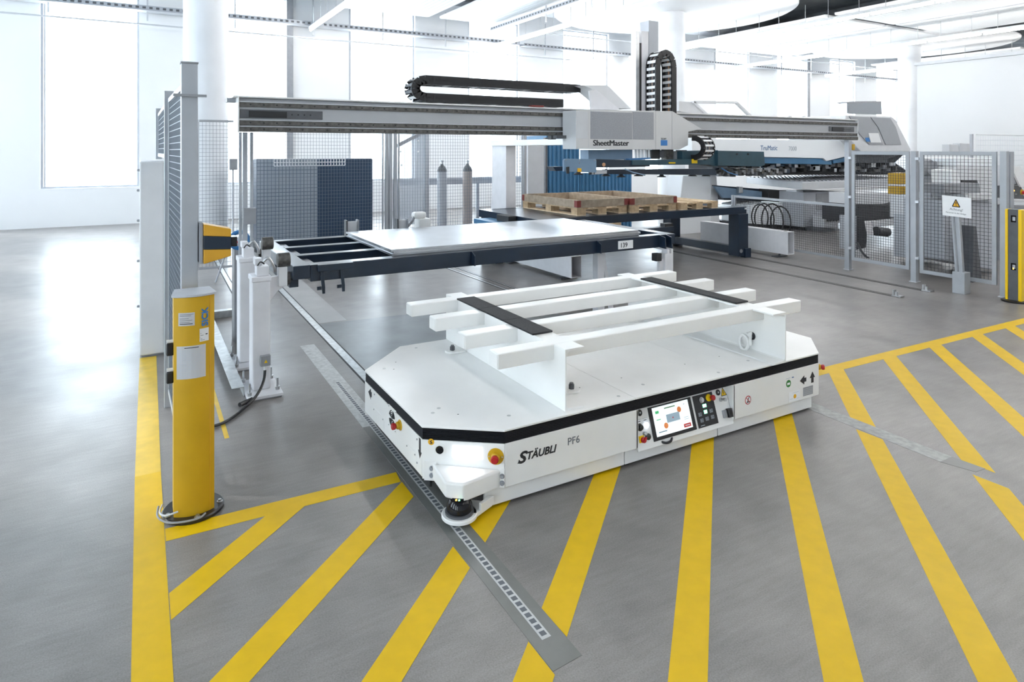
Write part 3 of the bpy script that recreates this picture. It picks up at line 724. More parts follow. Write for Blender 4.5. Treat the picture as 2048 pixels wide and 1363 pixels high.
la = curved_label('type_label', 'label_grey', -.078, .0, 1.052, 1.122); lb_ = curved_label('notice_label', 'label_grey', -.086, .055, .765, .942); lg = curved_label('serial_label', 'pale_grey', .024, .07, .958, 1.028)
def lines(lab, x0, x1, zs, m='ink_grey', h=.0022):
    for k, z in enumerate(zs):
        xe = x1-((k*37) % 5)*.006
        pts = [(bx+x0+(xe-x0)*i/4, arcy(x0+(xe-x0)*i/4)-.0016, z) for i in range(5)]; pts += [(p[0], p[1]+.001, z) for p in pts[::-1]]
        M().ext(pts, (0, 0, h)).obj('print_line', m, lab)
lines(la, -.072, -.006, (1.112, 1.104, 1.09, 1.08, 1.07)); lines(la, -.072, -.01, (1.060,), 'ink', .004)
lines(lb_, -.05, .02, (.930,), 'ink', .004); lines(lb_, -.075, .05, [.775+.010*k for k in range(15)], 'ink_pale', .0018)
lines(lg, .028, .05, (.965, .972, .98, .99, 1.0)); lines(lg, .054, .064, (.992,), 'ink', .006)
t = text('SICK', .048, 'logo_blue', lc, (bx+.066, arcy(.05)+.0035, 1.04), (0, 0, 1), (-.94, -.34, 0), bold=.0015)
# post and wire fence running back from it
fl = root('wire_fence', (.25, 4.28, 0), 'grey wire fence with a tall square post running away behind the yellow column', 'fence')
box('post', 'aluminium_paint', fl, .212, .300, 4.22, 4.30, 0, 2.505, .004)
box('post_cap', 'mid_grey', fl, .209, .303, 4.217, 4.303, 2.505, 2.515, .002)
box('clamp', 'mid_grey', fl, .17, .345, 4.20, 4.212, 2.31, 2.325, .001)
frame_panel('fence_panel', fl, (.235, 4.32), (.205, 5.70), .12, 2.40, .035, 'aluminium_paint', 'mesh_wire', .04, .045, .003)
box('post', 'aluminium_paint', fl, .17, .235, 5.71, 5.77, 0, 2.46, .003)
frame_panel('fence_panel', fl, (.205, 5.79), (.19, 8.15), 1.93, 2.40, .035, 'aluminium_paint', 'mesh_wire', .04, .045, .003)
box('post', 'aluminium_paint', fl, .16, .22, 8.16, 8.22, 1.9, 2.46, .003)
m = M().lathe((.25, 4.36, 1.98), [(.055, 0), (.055, .003)], 24, Vector((-1, 0, 0))); m.obj('round_sign', 'hinge_red', fl)
cb = root('control_cabinet', (.14, 7.8, 0), 'tall pale grey steel cabinet behind the wire fence', 'cabinet')
cx0, cx1, cy = .005, .30, 7.2
M().ext([(cx0, cy, .02), (cx1-.09, cy, .02), (cx1, cy+.10, .02), (cx1, cy+.75, .02), (cx0, cy+.75, .02)], (0, 0, 1.87)).obj('body', 'pale_grey', cb, .012)
box('plinth', 'mid_grey', cb, cx0+.02, cx1-.02, cy+.03, cy+.7, 0, .02, 0)
for z in (.45, .9, 1.3, 1.6, 1.8):
    M().lathe((cx0, cy+.25, z), [(.012, 0), (.012, .02), (.006, .024)], 12, Vector((-1, 0, 0))).obj('rivet', 'mid_grey', cb)
# warning unit on the post
wu = root('warning_unit', (.43, 4.25, 1.2), 'yellow and black tapering sensor box mounted on the grey fence post', 'sensor')
box('bracket', 'mid_grey', wu, .305, .325, 4.19, 4.30, 1.335, 1.575, .003)
def taper(z0l, z1l, z0r, z1r, x0, x1, y0, y1): return M().ext([(x0, y0, z0l), (x1, y0, z0r), (x1, y0, z1r), (x0, y0, z1l)], (0, y1-y0, 0))
x0, x1 = .327, .475
taper(1.50, 1.568, 1.485, 1.532, x0, x1, 4.18, 4.30).obj('upper_shell', 'sensor_orange', wu, .004)
taper(1.42, 1.50, 1.412, 1.485, x0, x1, 4.178, 4.302).obj('band', 'dark_navy' if 'dark_navy' in MATS else 'navy', wu, .003)
taper(1.335, 1.42, 1.372, 1.412, x0, x1, 4.18, 4.30).obj('lower_shell', 'sensor_orange', wu, .004)
ln = box('lens_block', 'black_plastic', wu, .475, .51, 4.19, 4.29, 1.425, 1.482, .004)
M().box(.508, .5115, 4.186, 4.20, 1.444, 1.456).obj('status_lamp', 'red', ln)

# ------------------------------------------------------------------ white roller stands
def stand(name, loc, h, label, boxed):
    x, y = loc
    r = root(name, (x, y, 0), label, 'stand', None)
    box('base_plate', 'white_stand', r, x-.122, x+.15, y-.22, y+.24, .012, .034, .002)
    box('shim', 'mid_grey', r, x-.12, x+.14, y-.21, y+.23, 0, .012, 0)
    box('column', 'white_stand', r, x-.065, x+.075, y-.07, y+.12, .034, h, .010)
    box('head', 'white_stand', r, x-.072, x+.082, y-.078, y+.13, h, h+.045, .008)
    b = box('cheek', 'white_stand', r, x-.03, x+.065, y-.06, y+.06, h+.045, h+.125, .006)
    box('bearing_block', 'white_stand', r, x-.035, x+.02, y+.0, y+.11, h+.125, h+.18, .004)
    M().ext([(x+.075, y-.02, h+.02), (x+.20, y-.02, h+.03), (x+.20, y-.02, h-.06), (x+.14, y-.02, h-.10), (x+.075, y-.02, h-.18)], (0, .05, 0)).obj('gusset', 'white_stand', r, .003)
    box('side_block', 'pale_grey', r, x+.145, x+.215, y-.04, y+.05, h-.06, h+.10, .004)
    cyl('roller', 'rail_dark', r, (x+.14, y+.0, h+.155), (x+.24, y+.0, h+.155), .060, n=24, bev=.006)
    M().tube([(x+.02, y-.05, h+.16), (x+.06, y-.06, h+.19), (x+.10, y-.06, h+.12), (x+.11, y-.05, h+.07)], .012).obj('lever', 'steel', r, smooth=True)
    M().tube([(x-.02, y-.03, h+.13), (x, y-.05, h+.16), (x+.03, y-.04, h+.14)], .006).obj('cable_end', 'black_plastic', r, smooth=True)
    for dx, dy in ((-.10, -.16), (.12, -.12), (-.10, .19), (.12, .18)):
        M().cyl((x+dx, y+dy, .034), (x+dx, y+dy, .13), .008, n=10).cyl((x+dx, y+dy, .034), (x+dx, y+dy, .056), .017, n=6).cyl((x+dx, y+dy, .056), (x+dx, y+dy, .06), .02).obj('anchor_bolt', 'steel', r)
    if boxed:
        j = box('junction_box', 'mid_grey', r, x-.008, x+.07, y-.112, y-.07, .235, .32, .004)
        M().ext([(x+.018, y-.1125, .262), (x+.046, y-.1125, .262), (x+.032, y-.1125, .288)], (0, -.001, 0)).obj('warning_triangle', 'yellow_bright', j)
        M().cyl((x+.028, y-.09, .235), (x+.028, y-.09, .20), .012).obj('gland', 'paper', j)
    return r
st1 = stand('roller_stand', (.868, 5.72), .92, 'front white square roller stand with a grey junction box', True)
st2 = stand('roller_stand', (.868, 6.52), .96, 'rear white square roller stand behind the one with the junction box', False)
m = M(); m.tube([(.896, 5.63, .20), (.88, 5.60, .12), (.82, 5.50, .06), (.74, 5.42, .02), (.62, 5.25, .013), (.52, 5.15, .013), (.42, 5.12, .013), (.30, 5.05, .013), (.22, 4.75, .013)], .011)
tag(m.obj('floor_cable', 'black_plastic', None, smooth=True), 'thin black cable from the junction box along the floor', 'cable')
tag(M().tube([(.78, 5.505, .022), (.72, 5.47, .02), (.68, 5.44, .02)], .018).obj('cable_sleeve', 'black_plastic', None, smooth=True), 'short black cable sleeve at the end of the galvanised beam', 'cable')
gb = root('kick_rail', (.70, 7.0, 0), 'galvanised steel channel lying on the floor in a corner shape', 'steel channel')
m = M(); m.box(.648, .742, 5.66, 8.45, .075, .081).box(.736, .742, 5.66, 8.45, 0, .075); m.obj('long_leg', 'galvanised', gb, .001)
m = M(); m.box(.648, 1.02, 8.45, 8.55, .075, .081).box(.742, 1.02, 8.45, 8.456, 0, .075); m.obj('short_leg', 'galvanised', gb, .001)
hm = root('hose_motor', (.93, 7.35, 0), 'blue hose coiled over a pale motor behind the white stands', 'motor')
box('pedestal', 'mid_grey', hm, .86, 1.05, 7.30, 7.50, 0, .98, .004)
cyl('motor_body', 'pale_grey', hm, (.86, 7.36, 1.04), (1.05, 7.36, 1.04), .05, bev=.005)
M().tube([(.78+.085*math.cos(a)+.12, 7.22+.02*k*.1, 1.07+.085*math.sin(a)) for k, a in enumerate([i*PI/5-.3 for i in range(9)])], .022).obj('blue_hose', 'hose_blue', hm, smooth=True)

# ------------------------------------------------------------------ loading frame with sheets
lf = root('loading_table', (3.4, 6.9, 0), 'dark blue steel loading frame of long bars marked 139', 'loading frame')
zt = .965; X0, X1 = 1.19, 5.62
for y0, y1 in ((5.98, 6.11), (6.565, 6.685), (7.14, 7.26), (7.72, 7.86)): box('bar', 'navy', lf, X0+.15, X1, y0, y1, zt-.15, zt, .006)
box('end_bar', 'navy', lf, X0, X0+.148, 5.98, 7.86, zt-.12, zt+.001, .006); box('end_bar', 'navy', lf, X1, X1+.14, 5.98, 7.86, zt-.12, zt+.001, .006)
for x in (1.32, 3.0, 4.6): box('cross_member', 'navy', lf, x, x+.12, 6.12, 7.71, zt-.15, zt-.03, .004)
box('guide_beam', 'navy', lf, X0-.02, X0+.06, 6.05, 7.6, zt-.20, zt-.13, .004)
for x in (1.42, 1.60):
    M().ext([(x, 5.955, .90), (x+.03, 5.955, .90), (x+.045, 5.955, .76), (x+.045, 5.955, .70), (x+.02, 5.955, .70), (x+.015, 5.955, .76)], (0, .02, 0)).obj('hook', 'navy', lf, .002)
    M().ext([(x-.03, 5.94, .74), (x+.01, 5.94, .74), (x+.01, 5.94, .77), (x-.03, 5.94, .77)], (0, .015, 0)).obj('hook_pin', 'navy', lf)
box('hook_plate', 'navy', lf, 1.40, 1.72, 5.94, 5.978, zt-.06, zt, .002)
for x in (2.95, 4.55): M().ext([(x, 5.90, zt-.14), (x, 5.90, zt-.04), (x, 5.98, zt), (x, 5.98, zt-.14)], (.012, 0, 0)).obj('gusset', 'navy', lf, .001)
for x in (5.50, 5.60): M().ext([(x, 5.88, zt-.02), (x, 5.98, zt), (x, 5.98, zt-.15), (x, 5.87, zt-.155)], (.015, 0, 0)).obj('fork', 'navy', lf, .001)
sg = box('number_plate', 'paper', lf, 4.86, 5.08, 5.968, 5.98, zt-.125, zt-.03, .001); text('139', .075, 'ink', sg, (4.883, 5.967, zt-.105), ux, uz, bold=.001)
for y in (6.0, 7.55):
    cyl('roller', 'rail_dark', lf, (X0-.05, y+.1, zt-.12), (X0-.01, y+.1, zt-.12), .06)
a = at(1330, 475, Y=6.9); b = at(1346, 446, Y=6.9); box('stop', 'black_matte', lf, a.x, b.x, 6.9, 7.0, a.z-.06, b.z, .004)
box('stop_arm', 'navy', lf, X1+.1, b.x, 6.88, 7.02, zt-.12, zt-.05, .003)
def trestle(name, x, y, h, label, diag):
    r = root(name, (x, y, 0), label, 'trestle')
    if diag:
        box('post', 'white_stand', r, x-.05, x+.05, y-.05, y+.05, .02, h, .004); box('foot', 'white_stand', r, x-.12, x+.22, y-.15, y+.15, 0, .02, .002)
        M().bar((x+.20, y, .03), (x+.055, y, h-.05), .05, .04).obj('brace', 'white_stand', r, .003)
    else:
        box('foot', 'white_stand', r, x-.22, x+.12, y-.15, y+.15, 0, .02, .002)
        M().ext([(x-.20, y-.02, .02), (x-.04, y-.02, .02), (x-.04, y-.02, h-.08), (x-.12, y-.02, h-.16), (x-.12, y-.02, h-.30), (x-.14, y-.02, .35)], (0, .04, 0)).obj('side_rib', 'white_stand', r, .003)
        M().ext([(x-.055, y-.05, .02), (x+.075, y-.05, .02), (x+.075, y-.05, h), (x+.045, y-.05, h), (x+.045, y-.05, h-.05), (x+.015, y-.05, h-.05), (x+.015, y-.05, h), (x-.02, y-.05, h), (x-.02, y-.05, h-.05), (x-.055, y-.05, h-.05)], (0, .10, 0)).obj('notched_post', 'white_stand', r, .003)
        box('buffer', 'black_matte', r, x-.20, x-.12, y-.06, y+.03, h-.13, h-.04, .004)
    return r
trestle('support_trestle', 4.76, 6.22, .81, 'white braced trestle leg under the loading frame', True)
trestle('support_trestle', 5.56, 5.93, .80, 'notched white post with black buffer beside the 139 plate', False)
for k, (dx, lb) in enumerate(((0, 'lowest grey steel sheet of the stack on the loading frame'), (.012, 'second grey steel sheet from the bottom of the stack'), (-.006, 'top grey steel sheet of the stack, shining'))):
    tag(box('steel_sheet', 'sheet_metal', None, 2.14+dx, 5.27+dx, 6.08-dx, 7.68-dx, zt+.0015+k*.021, zt+.0015+k*.021+.0205, .001), lb, 'steel sheet')
# hollow girders on the floor
def girder(name, x0, x1, y0, y1, z0, z1, label):
    r = root(name, ((x0+x1)/2, (y0+y1)/2, 0), label, 'girder'); t = .012
    m = M(); m.box(x0, x0+t, y0, y1, z0, z1).box(x1-t, x1, y0, y1, z0, z1).box(x0+t, x1-t, y0, y1, z0, z0+t).box(x0+t, x1-t, y0, y1, z1-t, z1)
    m.obj('tube', 'white_stand', r, .003)
    cyl('top_hole', 'black_matte', r, ((x0+x1)/2, y0+.12, z1-.001), ((x0+x1)/2, y0+.12, z1+.001), .035)
    for y in (y0+.25, y1-.3):
        m = M().box(x0-.06, x1+.06, y-.06, y+.06, 0, .018); m.cyl(((x0+x1)/2, y, .018), ((x0+x1)/2, y, z0), .02); m.obj('levelling_foot', 'dark_grey', r)
    return r
girder('hollow_girder', 5.70, 5.89, 8.12, 10.3, .05, .385, 'long white hollow girder on the floor under the loading frame')
girder('hollow_girder', 10.36, 10.54, 7.85, 10.0, .07, .49, 'white hollow girder on the floor by the low fence')

# ------------------------------------------------------------------ gantry over the frame
ga = root('gantry_bridge', (5.6, 6.8, 0), 'long pale gantry bridge with dark guide rails spanning above the loading frame', 'gantry')
gx0, gx1, gy = .82, 10.50, 6.60
M().ext([(gx0, gy+.02, 2.18), (gx0, gy+.30, 2.18), (gx0, gy+.30, 2.50), (gx0, gy+.05, 2.50), (gx0, gy+.02, 2.46)], (gx1-gx0, 0, 0)).obj('bridge_beam', 'bridge_grey', ga, .004)
box('cover_plate', 'white_paint', ga, gx0-.05, gx1, gy, gy+.36, 2.50, 2.515, .002)
for z0, z1, y0 in ((2.412, 2.455, 0), (2.238, 2.283, 0), (2.178, 2.222, -.012)):
    rl = box('guide_rail', 'rail_dark', ga, gx0+.005, gx1, gy+y0, gy+.022, z0, z1, .003)
    m = M()
    for k in range(int((gx1-gx0)/.12)): m.cyl((gx0+.1+k*.12, gy+y0, (z0+z1)/2), (gx0+.1+k*.12, gy+y0-.002, (z0+z1)/2), .009, n=6)
    m.obj('rail_bolts', 'black_matte', rl, kind='stuff')
    box('rail_lip', 'aluminium', rl, gx0+.005, gx1, gy+y0-.004, gy+.02, z1, z1+.006, 0)
for x0, x1 in ((gx0+.01, 1.60), (9.75, 10.42)):
    d = box('stop_plate', 'dark_grey', ga, x0, x1, gy+.008, gy+.02, 2.305, 2.388, .002)
    m = M()
    for k in range(7): m.cyl((x1-.12-k*.06*(x1-x0)/.78, gy+.008, 2.347), (x1-.12-k*.06*(x1-x0)/.78, gy+.006, 2.347), .008, n=8)
    m.obj('hole_row', 'black_matte', d, kind='stuff')
    box('stop_block', 'black_matte', d, x0+.1*(x1-x0), x0+.55*(x1-x0), gy-.004, gy+.008, 2.315, 2.375, .002)
box('end_cap', 'white_paint', ga, gx0-.012, gx0, gy-.005, gy+.33, 2.165, 2.50, .003); box('end_cap', 'pale_grey', ga, gx1, gx1+.012, gy-.005, gy+.33, 2.165, 2.50, .003)
M().box(gx0-.09, gx0-.012, gy+.15, gy+.25, 2.46, 2.50).obj('end_switch', 'mid_grey', ga, .003)
for px, w in ((481, .028), (490.5, .045), (503.5, .03)):
    c = at(px, 400, Y=7.02); box('leg', 'aluminium_paint', ga, c.x-w/2, c.x+w/2, 7.02, 7.02+w, 0, 2.18, .004)
lb2 = box('switch_box', 'mid_grey', ga, .90, 1.02, 6.93, 7.0, 1.26, 1.42, .004)
c = at(1012, 400, Y=10.4)
M().box(c.x, c.x+.21, 10.4, 10.95, 0, 2.08).obj('portal_column', 'white_stand', ga, .004)
M().ext([(c.x+.05, 10.95, 0), (c.x+.05, 11.2, 0), (c.x+.05, 10.95, 1.9)], (.06, 0, 0)).obj('portal_rib', 'white_stand', ga, .003)
M().box(c.x-.02, c.x+.21, 6.86, 10.95, 2.08, 2.18).obj('portal_arm', 'white_paint', ga, .004)
b = box('cross_arm', 'white_stand', ga, c.x+.2, c.x+.40, 6.95, 7.05, 2.09, 2.17, .003)
box('cable_clip', 'dark_grey', ga, 4.35, 4.42, 6.62, 6.70, 2.13, 2.178, .003)
sw = box('switch_lever', 'hinge_red', ga, 4.05, 4.22, 6.58, 6.66, 2.515, 2.535, .003)
for x0, x1, z0, z1, mm in ((4.35, 4.62, 2.14, 2.178, 'dark_grey'), (4.58, 4.78, 2.05, 2.11, 'mid_grey')): box('limit_switch', mm, ga, x0, x1, 6.5, 6.58, z0, z1, .003)
for x in (8.95, 9.3): box('roof_bracket', 'pale_grey', ga, x, x+.06, 6.75, 6.80, 2.515, 2.55, .004)
# frame of the roof carrier right of the carriage
rf = M()
A = [at(1385, 204, Y=6.9), at(1472, 205, Y=6.9), at(1500, 232, Y=6.9), at(1415, 232, Y=6.9)]
for p, q in zip(A, A[1:]+A[:1]): rf.bar(p, q, .06, .035)
rf.obj('roof_carrier', 'pale_grey', ga, .003)

def chain(name, pts, w, wdir, hgt, label, m_side='black_plastic', par=None, bw=.22, dark=0):
    """energy chain: links along pts (list of (point, normal)); each link two side plates and a cross bar"""
    r = par or root(name, pts[0][0], label, 'energy chain')
    wv = Vector(wdir)
    for i in range(len(pts)-1):
        p, n = pts[i]; q, n2 = pts[i+1]; d = (q-p); L = d.length; d = d.normalized(); nn = (n+n2).normalized(); p2 = p+d*L*1.04
        m = M()
        for o in (0, w-.018):
            b = p+wv*o; m.ext([b-nn*hgt/2, b-nn*hgt/2+d*L*1.06, b+nn*hgt/2+d*L*1.06, b+nn*hgt/2], wv*.018)
        m.ext([p+d*L*.42-nn*.008, p+d*L*.58-nn*.008, p+d*L*.58+nn*.008, p+d*L*.42+nn*.008], wv*w)
        l = m.obj('chain_link', m_side, r)
        m = M(); c = p+d*L*.5+wv*.018
        for s in (-1, 1):
            e = c+nn*s*(hgt/2-.006); m.ext([e-d*L*bw-nn*.004, e+d*L*bw-nn*.004, e+d*L*bw+nn*.004, e-d*L*bw+nn*.004], wv*(w-.036))
        m.obj('cross_bar', 'dark_grey' if dark and i % dark else 'bar_white', l)
    m = M()
    for k, o in enumerate((.25, .42, .6, .78)):
        m.tube([a+wv*(w*o)+n*(.01*((k % 2)*2-1)) for a, n in pts], .016, 6, 1)
    m.obj('chain_cables', 'dark_grey', r, smooth=True)
    m = M(); m.tube([a+wv*(w*.5) for a, n in pts], .018, 6, 1); m.obj('chain_cable', 'copper_wire', r, smooth=True)
    return r
# horizontal chain lying on the bridge
P = []; ztop, zbot, xc = 2.775, 2.580, 2.74
for k in range(25): P.append((Vector((4.83-k*.0871, 6.68, ztop)), Vector((0, 0, 1))))
rr = (ztop-zbot)/2
for k in range(1, 6):
    a = PI/2+PI*k/6; P.append((Vector((xc+rr*1.25*math.cos(a), 6.68, zbot+rr+rr*math.sin(a))), Vector((math.cos(a), 0, math.sin(a)))))
for k in range(22): P.append((Vector((xc+k*.087, 6.68, zbot)), Vector((0, 0, -1))))
chain('energy_chain', P, .22, (0, 1, 0), .10, 'long black energy chain folded back on top of the gantry bridge', bw=.30, dark=4)
# carriage with cover, mast, suction frame
ca = root('loading_carriage', (5.7, 6.5, 1.7), 'grey loading carriage with perforated cover riding on the gantry bridge', 'loading carriage')
Yc = 6.30
out = [(1152, 220), (1345, 222), (1404, 258), (1377, 263), (1376, 290), (1359, 299), (1152, 298)]
M().ext([at(x, y, Y=Yc) for x, y in out], (0, .28, 0)).obj('cover', 'cover_grey', ca, .004)
def cpan(name, m, x0, x1, y0, y1, off=.004, par=None):
    a = at(x0, y0, Y=Yc); b = at(x1, y1, Y=Yc); return M().box(a.x, b.x, Yc-off, Yc, b.z, a.z).obj(name, m, par or ca, .001)
mat('perforated', (.30, .31, .335), .5, noise=.12, nscale=90)
for a in ((1181, 1264, 222.5, 278.5), (1265.5, 1307, 223, 279)): cpan('perforated_panel', 'perforated', *a)
cpan('perforated_panel', 'light_grey', 1153.5, 1175, 222.5, 277)
cpan('cover_seam', 'mid_grey', 1343.6, 1344.2, 222, 299, .002); cpan('cover_seam', 'mid_grey', 1311, 1311.5, 222, 299, .002); cpan('cover_seam', 'light_grey', 1176.5, 1177.2, 221, 298, .002)
lg_ = cpan('logo_plate', 'logo_blue', 1321.5, 1334.5, 280, 291)
a = at(1321.5, 279.3, Y=Yc-.001); text('TRUMPF', .034, 'ink_grey', ca, a, ux, uz, bold=.0005, wid=.78)
a = at(1185.5, 291, Y=Yc-.001)
for k in range(3): text('SheetMaster', .096, 'ink', ca, a+Vector((k*.0045, -k*.0002, (k % 2)*.002)), ux, uz, wid=1.14)
lo = [(1177, 299), (1265, 299), (1265, 319), (1177, 319)]
M().ext([at(x, y, Y=6.42) for x, y in lo], (0, .18, 0)).obj('lower_housing', 'steel_blue', ca, .003)
M().ext([at(x, y, Y=6.52) for x, y in ((1163, 170), (1215, 170), (1262, 217), (1228, 217), (1180, 176))], (0, .3, 0)).obj('chain_arm', 'pale_grey', ca, .004)
M().ext([at(x, y, Y=6.5) for x, y in ((1178, 182), (1192, 178), (1240, 219), (1182, 219))], (0, .02, 0)).obj('arm_plate', 'white_stand', ca, .002)
M().ext([at(x, y, Y=6.9) for x, y in ((1358, 202), (1385, 204), (1412, 232), (1358, 222))], (0, .2, 0)).obj('rear_hood', 'pale_grey', ca, .004)
a = at(1283, 55, Y=6.78); b = at(1297, 221, Y=6.78); box('mast', 'white_stand', ca, a.x, b.x, 6.78, 6.98, 2.2, 3.62, .004)
a = at(1270, 62, Y=6.78); b = at(1277, 221, Y=6.78); mr = box('mast_rail', 'steel', ca, a.x, b.x, 6.76, 6.86, 2.2, 3.60, .003)
a = at(1278, 80, Y=6.77); b = at(1283, 221, Y=6.77); box('mast_strip', 'black_matte', ca, a.x, b.x, 6.77, 6.9, 2.2, 3.45, 0)
a = at(1297.5, 40, Y=6.8); b = at(1317, 221, Y=6.8); box('mast_plate', 'cool_grey', ca, a.x, b.x, 6.80, 6.98, 2.2, 3.78, .004)
P = []; xl, xr, zb, ztp = at(1316.5, 200, Y=6.55).x, at(1348.5, 200, Y=6.55).x, 2.47, 3.13
n = 9
for k in range(n): P.append((Vector((xl, 6.55, zb+(ztp-zb)*k/(n-1))), Vector((-1, 0, 0))))
rr = (xr-xl)/2
for k in range(1, 6):
    a = PI-PI*k/6; P.append((Vector((xl+rr+rr*math.cos(a), 6.55, ztp+rr*1.25*math.sin(a))), Vector((math.cos(a), 0, math.sin(a)))))
for k in range(n): P.append((Vector((xr, 6.55, ztp-(ztp-zb)*k/(n-1))), Vector((1, 0, 0))))
chain('energy_chain', P, .20, (0, 1, 0), .085, 'black and white energy chain standing upright in a loop on the carriage')
P = []
c = Vector((at(1383, 288, Y=6.25).x, 6.22, 2.03))
for k in range(9):
    a = PI*.55-PI*1.12*k/8; P.append((c+Vector((0, -.17*math.cos(a), .13*math.sin(a))), Vector((0, -math.cos(a), math.sin(a)))))
chain('energy_chain', P, .19, (1, 0, 0), .07, 'short black energy chain looping out beside the blue suction frame')
# suction frame
sf = root('suction_frame', (6.3, 6.3, 1.65), 'dark blue suction frame with cups hanging below the carriage', 'suction frame')
Ys = 6.25
def sp(name, m, px, y=Ys, dep=.1, bev=.003, par=None): return M().ext([at(a, b, Y=y) for a, b in px], (0, dep, 0)).obj(name, m, par or sf, bev)
sp('end_plate', 'steel_blue', [(1128, 320), (1131, 317), (1190, 318), (1193, 321), (1193, 345), (1128, 343)], 6.2, .03)
for x, y in ((1132, 320), (1159, 320), (1189, 321), (1159, 326)): cyl('screw', 'mid_grey', sf, at(x, y, Y=6.2), at(x, y, Y=6.19), .008, n=8)
sp('label', 'label_orange', [(1155.5, 336), (1163, 336.5), (1163, 344), (1155.5, 343.5)], 6.192, .008, 0)
sp('main_beam', 'navy', [(1193, 318), (1300, 321), (1300, 333), (1193, 335)], 6.24, .14)
sp('main_beam', 'teal_dark', [(1265, 320), (1420, 318), (1420, 329), (1265, 330)], 6.22, .12)
sp('motor_housing', 'teal_dark', [(1365, 302), (1436, 300), (1436, 333), (1365, 318)], 6.30, .2)
sp('end_housing', 'teal_dark', [(1436, 301), (1528, 303), (1530, 330), (1522, 333), (1436, 331)], 6.26, .25)
for x in (1474, 1496): cyl('hole', 'black_matte', sf, at(x, 308, Y=6.259), at(x, 308, Y=6.25), .014, n=10)
sp('lower_beam', 'navy', [(1213, 339), (1430, 337), (1434, 350), (1213, 348)], 6.35, .1)
sp('lower_rail', 'light_grey', [(1189, 339), (1214, 340), (1214, 347), (1189, 349)], 6.3, .06)
sp('block', 'black_matte', [(1182, 337), (1190, 337), (1190, 349), (1182, 349)], 6.22, .05)
m = M()
for k in range(4): m.ext([at(1183.5+dx, 339+k*2.6+dy, Y=6.219) for dx, dy in ((0, 0), (4.5, 0), (4.5, 1.6), (0, 1.6))], (0, -.002, 0))
m.obj('scale_mark', 'paper', sf)
sp('cross_arm', 'navy', [(1106, 333), (1128, 333), (1128, 341), (1112, 342)], 6.4, .15)
sp('hanger', 'black_matte', [(1134, 334), (1139, 333), (1139, 347), (1134, 347)], 6.17, .02)
sp('sticker', 'yellow_bright', [(1384, 318), (1395, 318), (1395, 326.5), (1384, 326.5)], 6.21, .008, 0)
sp('sticker', 'yellow_bright', [(1338, 324.2), (1351, 324.2), (1351, 326.8), (1338, 326.8)], 6.212, .008, 0)
sp('sensor_eye', 'copper_wire', [(1205, 327), (1208, 325), (1211, 327), (1211, 331), (1208, 333), (1205, 331)], 6.232, .008, 0)
mats_ = ['black_matte', 'dark_grey', 'rail_dark', 'mid_grey']
for k, (px, w, y0, y1) in enumerate(((1304, 16, 299, 318), (1318, 10, 300, 315), (1333, 14, 299, 320), (1350, 10, 302, 318), (1362, 12, 300, 316), (1374, 14, 303, 318))):
    sp('valve_block', mats_[k % 4], [(px, y0), (px+w, y0), (px+w, y1), (px, y1)], 6.4, .1, .003)
for k in range(5):
    a = at(1272+k*6.5, 298, Y=6.42); M().tube([a, a+Vector((0, 0, -.06)), a+Vector((.005, 0, -.13))], .016, 8, 3).obj('air_hose', 'bar_white', sf, smooth=True)
sp('tray_plate', 'hose_blue', [(1258, 317), (1302, 315), (1302, 318), (1258, 321)], 6.36, .1, .002)
for k, (px, py) in enumerate(((1157, 349), (1212, 352), (1242, 354), (1277, 352), (1323, 354), (1385, 352), (1412, 352), (1450, 352))):
    c = at(px, py, Y=6.4)
    cu = M().lathe(c, [(.06, 0), (.055, .01), (.03, .02), (.022, .045), (.012, .05), (.012, .09)], 16).obj('suction_cup', 'black_matte', sf, smooth=True)
for k in range(34):
    px = 1436+k*4.1; c = at(px, 343+4*math.sin(k*1.7), Y=6.55)
    M().box(c.x-.03, c.x+.03, 6.55, 6.62, c.z-.03-.01*(k % 3), c.z+.02).obj('gripper_part', mats_[(k*7) % 4], sf, .003)
sp('rear_beam', 'navy', [(1425, 334), (1580, 338), (1580, 347), (1425, 344)], 6.62, .1)
M().tube([at(1250, 338, Y=6.2), at(1268, 345, Y=6.18), at(1290, 350, Y=6.2)], .008).obj('air_line', 'steel_blue', sf, smooth=True)
M().tube([at(1443, 336, Y=6.3), at(1458, 345, Y=6.28), at(1475, 350, Y=6.3)], .008).obj('air_line', 'hose_blue', sf, smooth=True)

# ------------------------------------------------------------------ pallet table with pallets and collars
pt = root('pallet_table', (7.5, 9.3, 0), 'dark blue steel table carrying the wooden pallets', 'table')
zp = .945
box('front_beam', 'navy', pt, 5.25, 9.86, 8.36, 8.50, zp-.13, zp, .005); box('rear_beam', 'navy', pt, 5.25, 9.86, 10.2, 10.34, zp-.13, zp, .005)
for x in (5.25, 6.6, 8.0, 9.72): box('cross_beam', 'navy', pt, x, x+.14, 8.50, 10.2, zp-.13, zp-.001, .004)
box('skid_plate', 'navy', pt, 5.4, 9.72, 8.5, 10.2, zp-.03, zp-.004, 0)
box('short_leg', 'navy', pt, 5.71, 5.88, 8.37, 8.52, .386, zp-.13, .004)
for x, y in ((9.62, 8.34), (9.62, 10.1), (5.3, 10.1)):
    lg2 = box('leg', 'navy', pt, x, x+.26, y, y+.24, .03, zp-.13, .006)
    box('foot_block', 'navy', lg2, x+.15, x+.30, y-.03, y+.10, .0, .17, .004)
    cyl('axle', 'mid_grey', lg2, (x+.06, y-.012, .13), (x+.06, y, .13), .035, n=14)
box('tie_bar', 'navy', pt, 9.66, 9.80, 8.58, 10.1, .06, .20, .004)
box('tag_plate', 'pale_grey', pt, 9.80, 9.85, 8.352, 8.36, zp-.05, zp-.02, 0)
box('motor', 'black_matte', pt, 5.10, 5.25, 9.0, 9.4, .84, zp, .01)
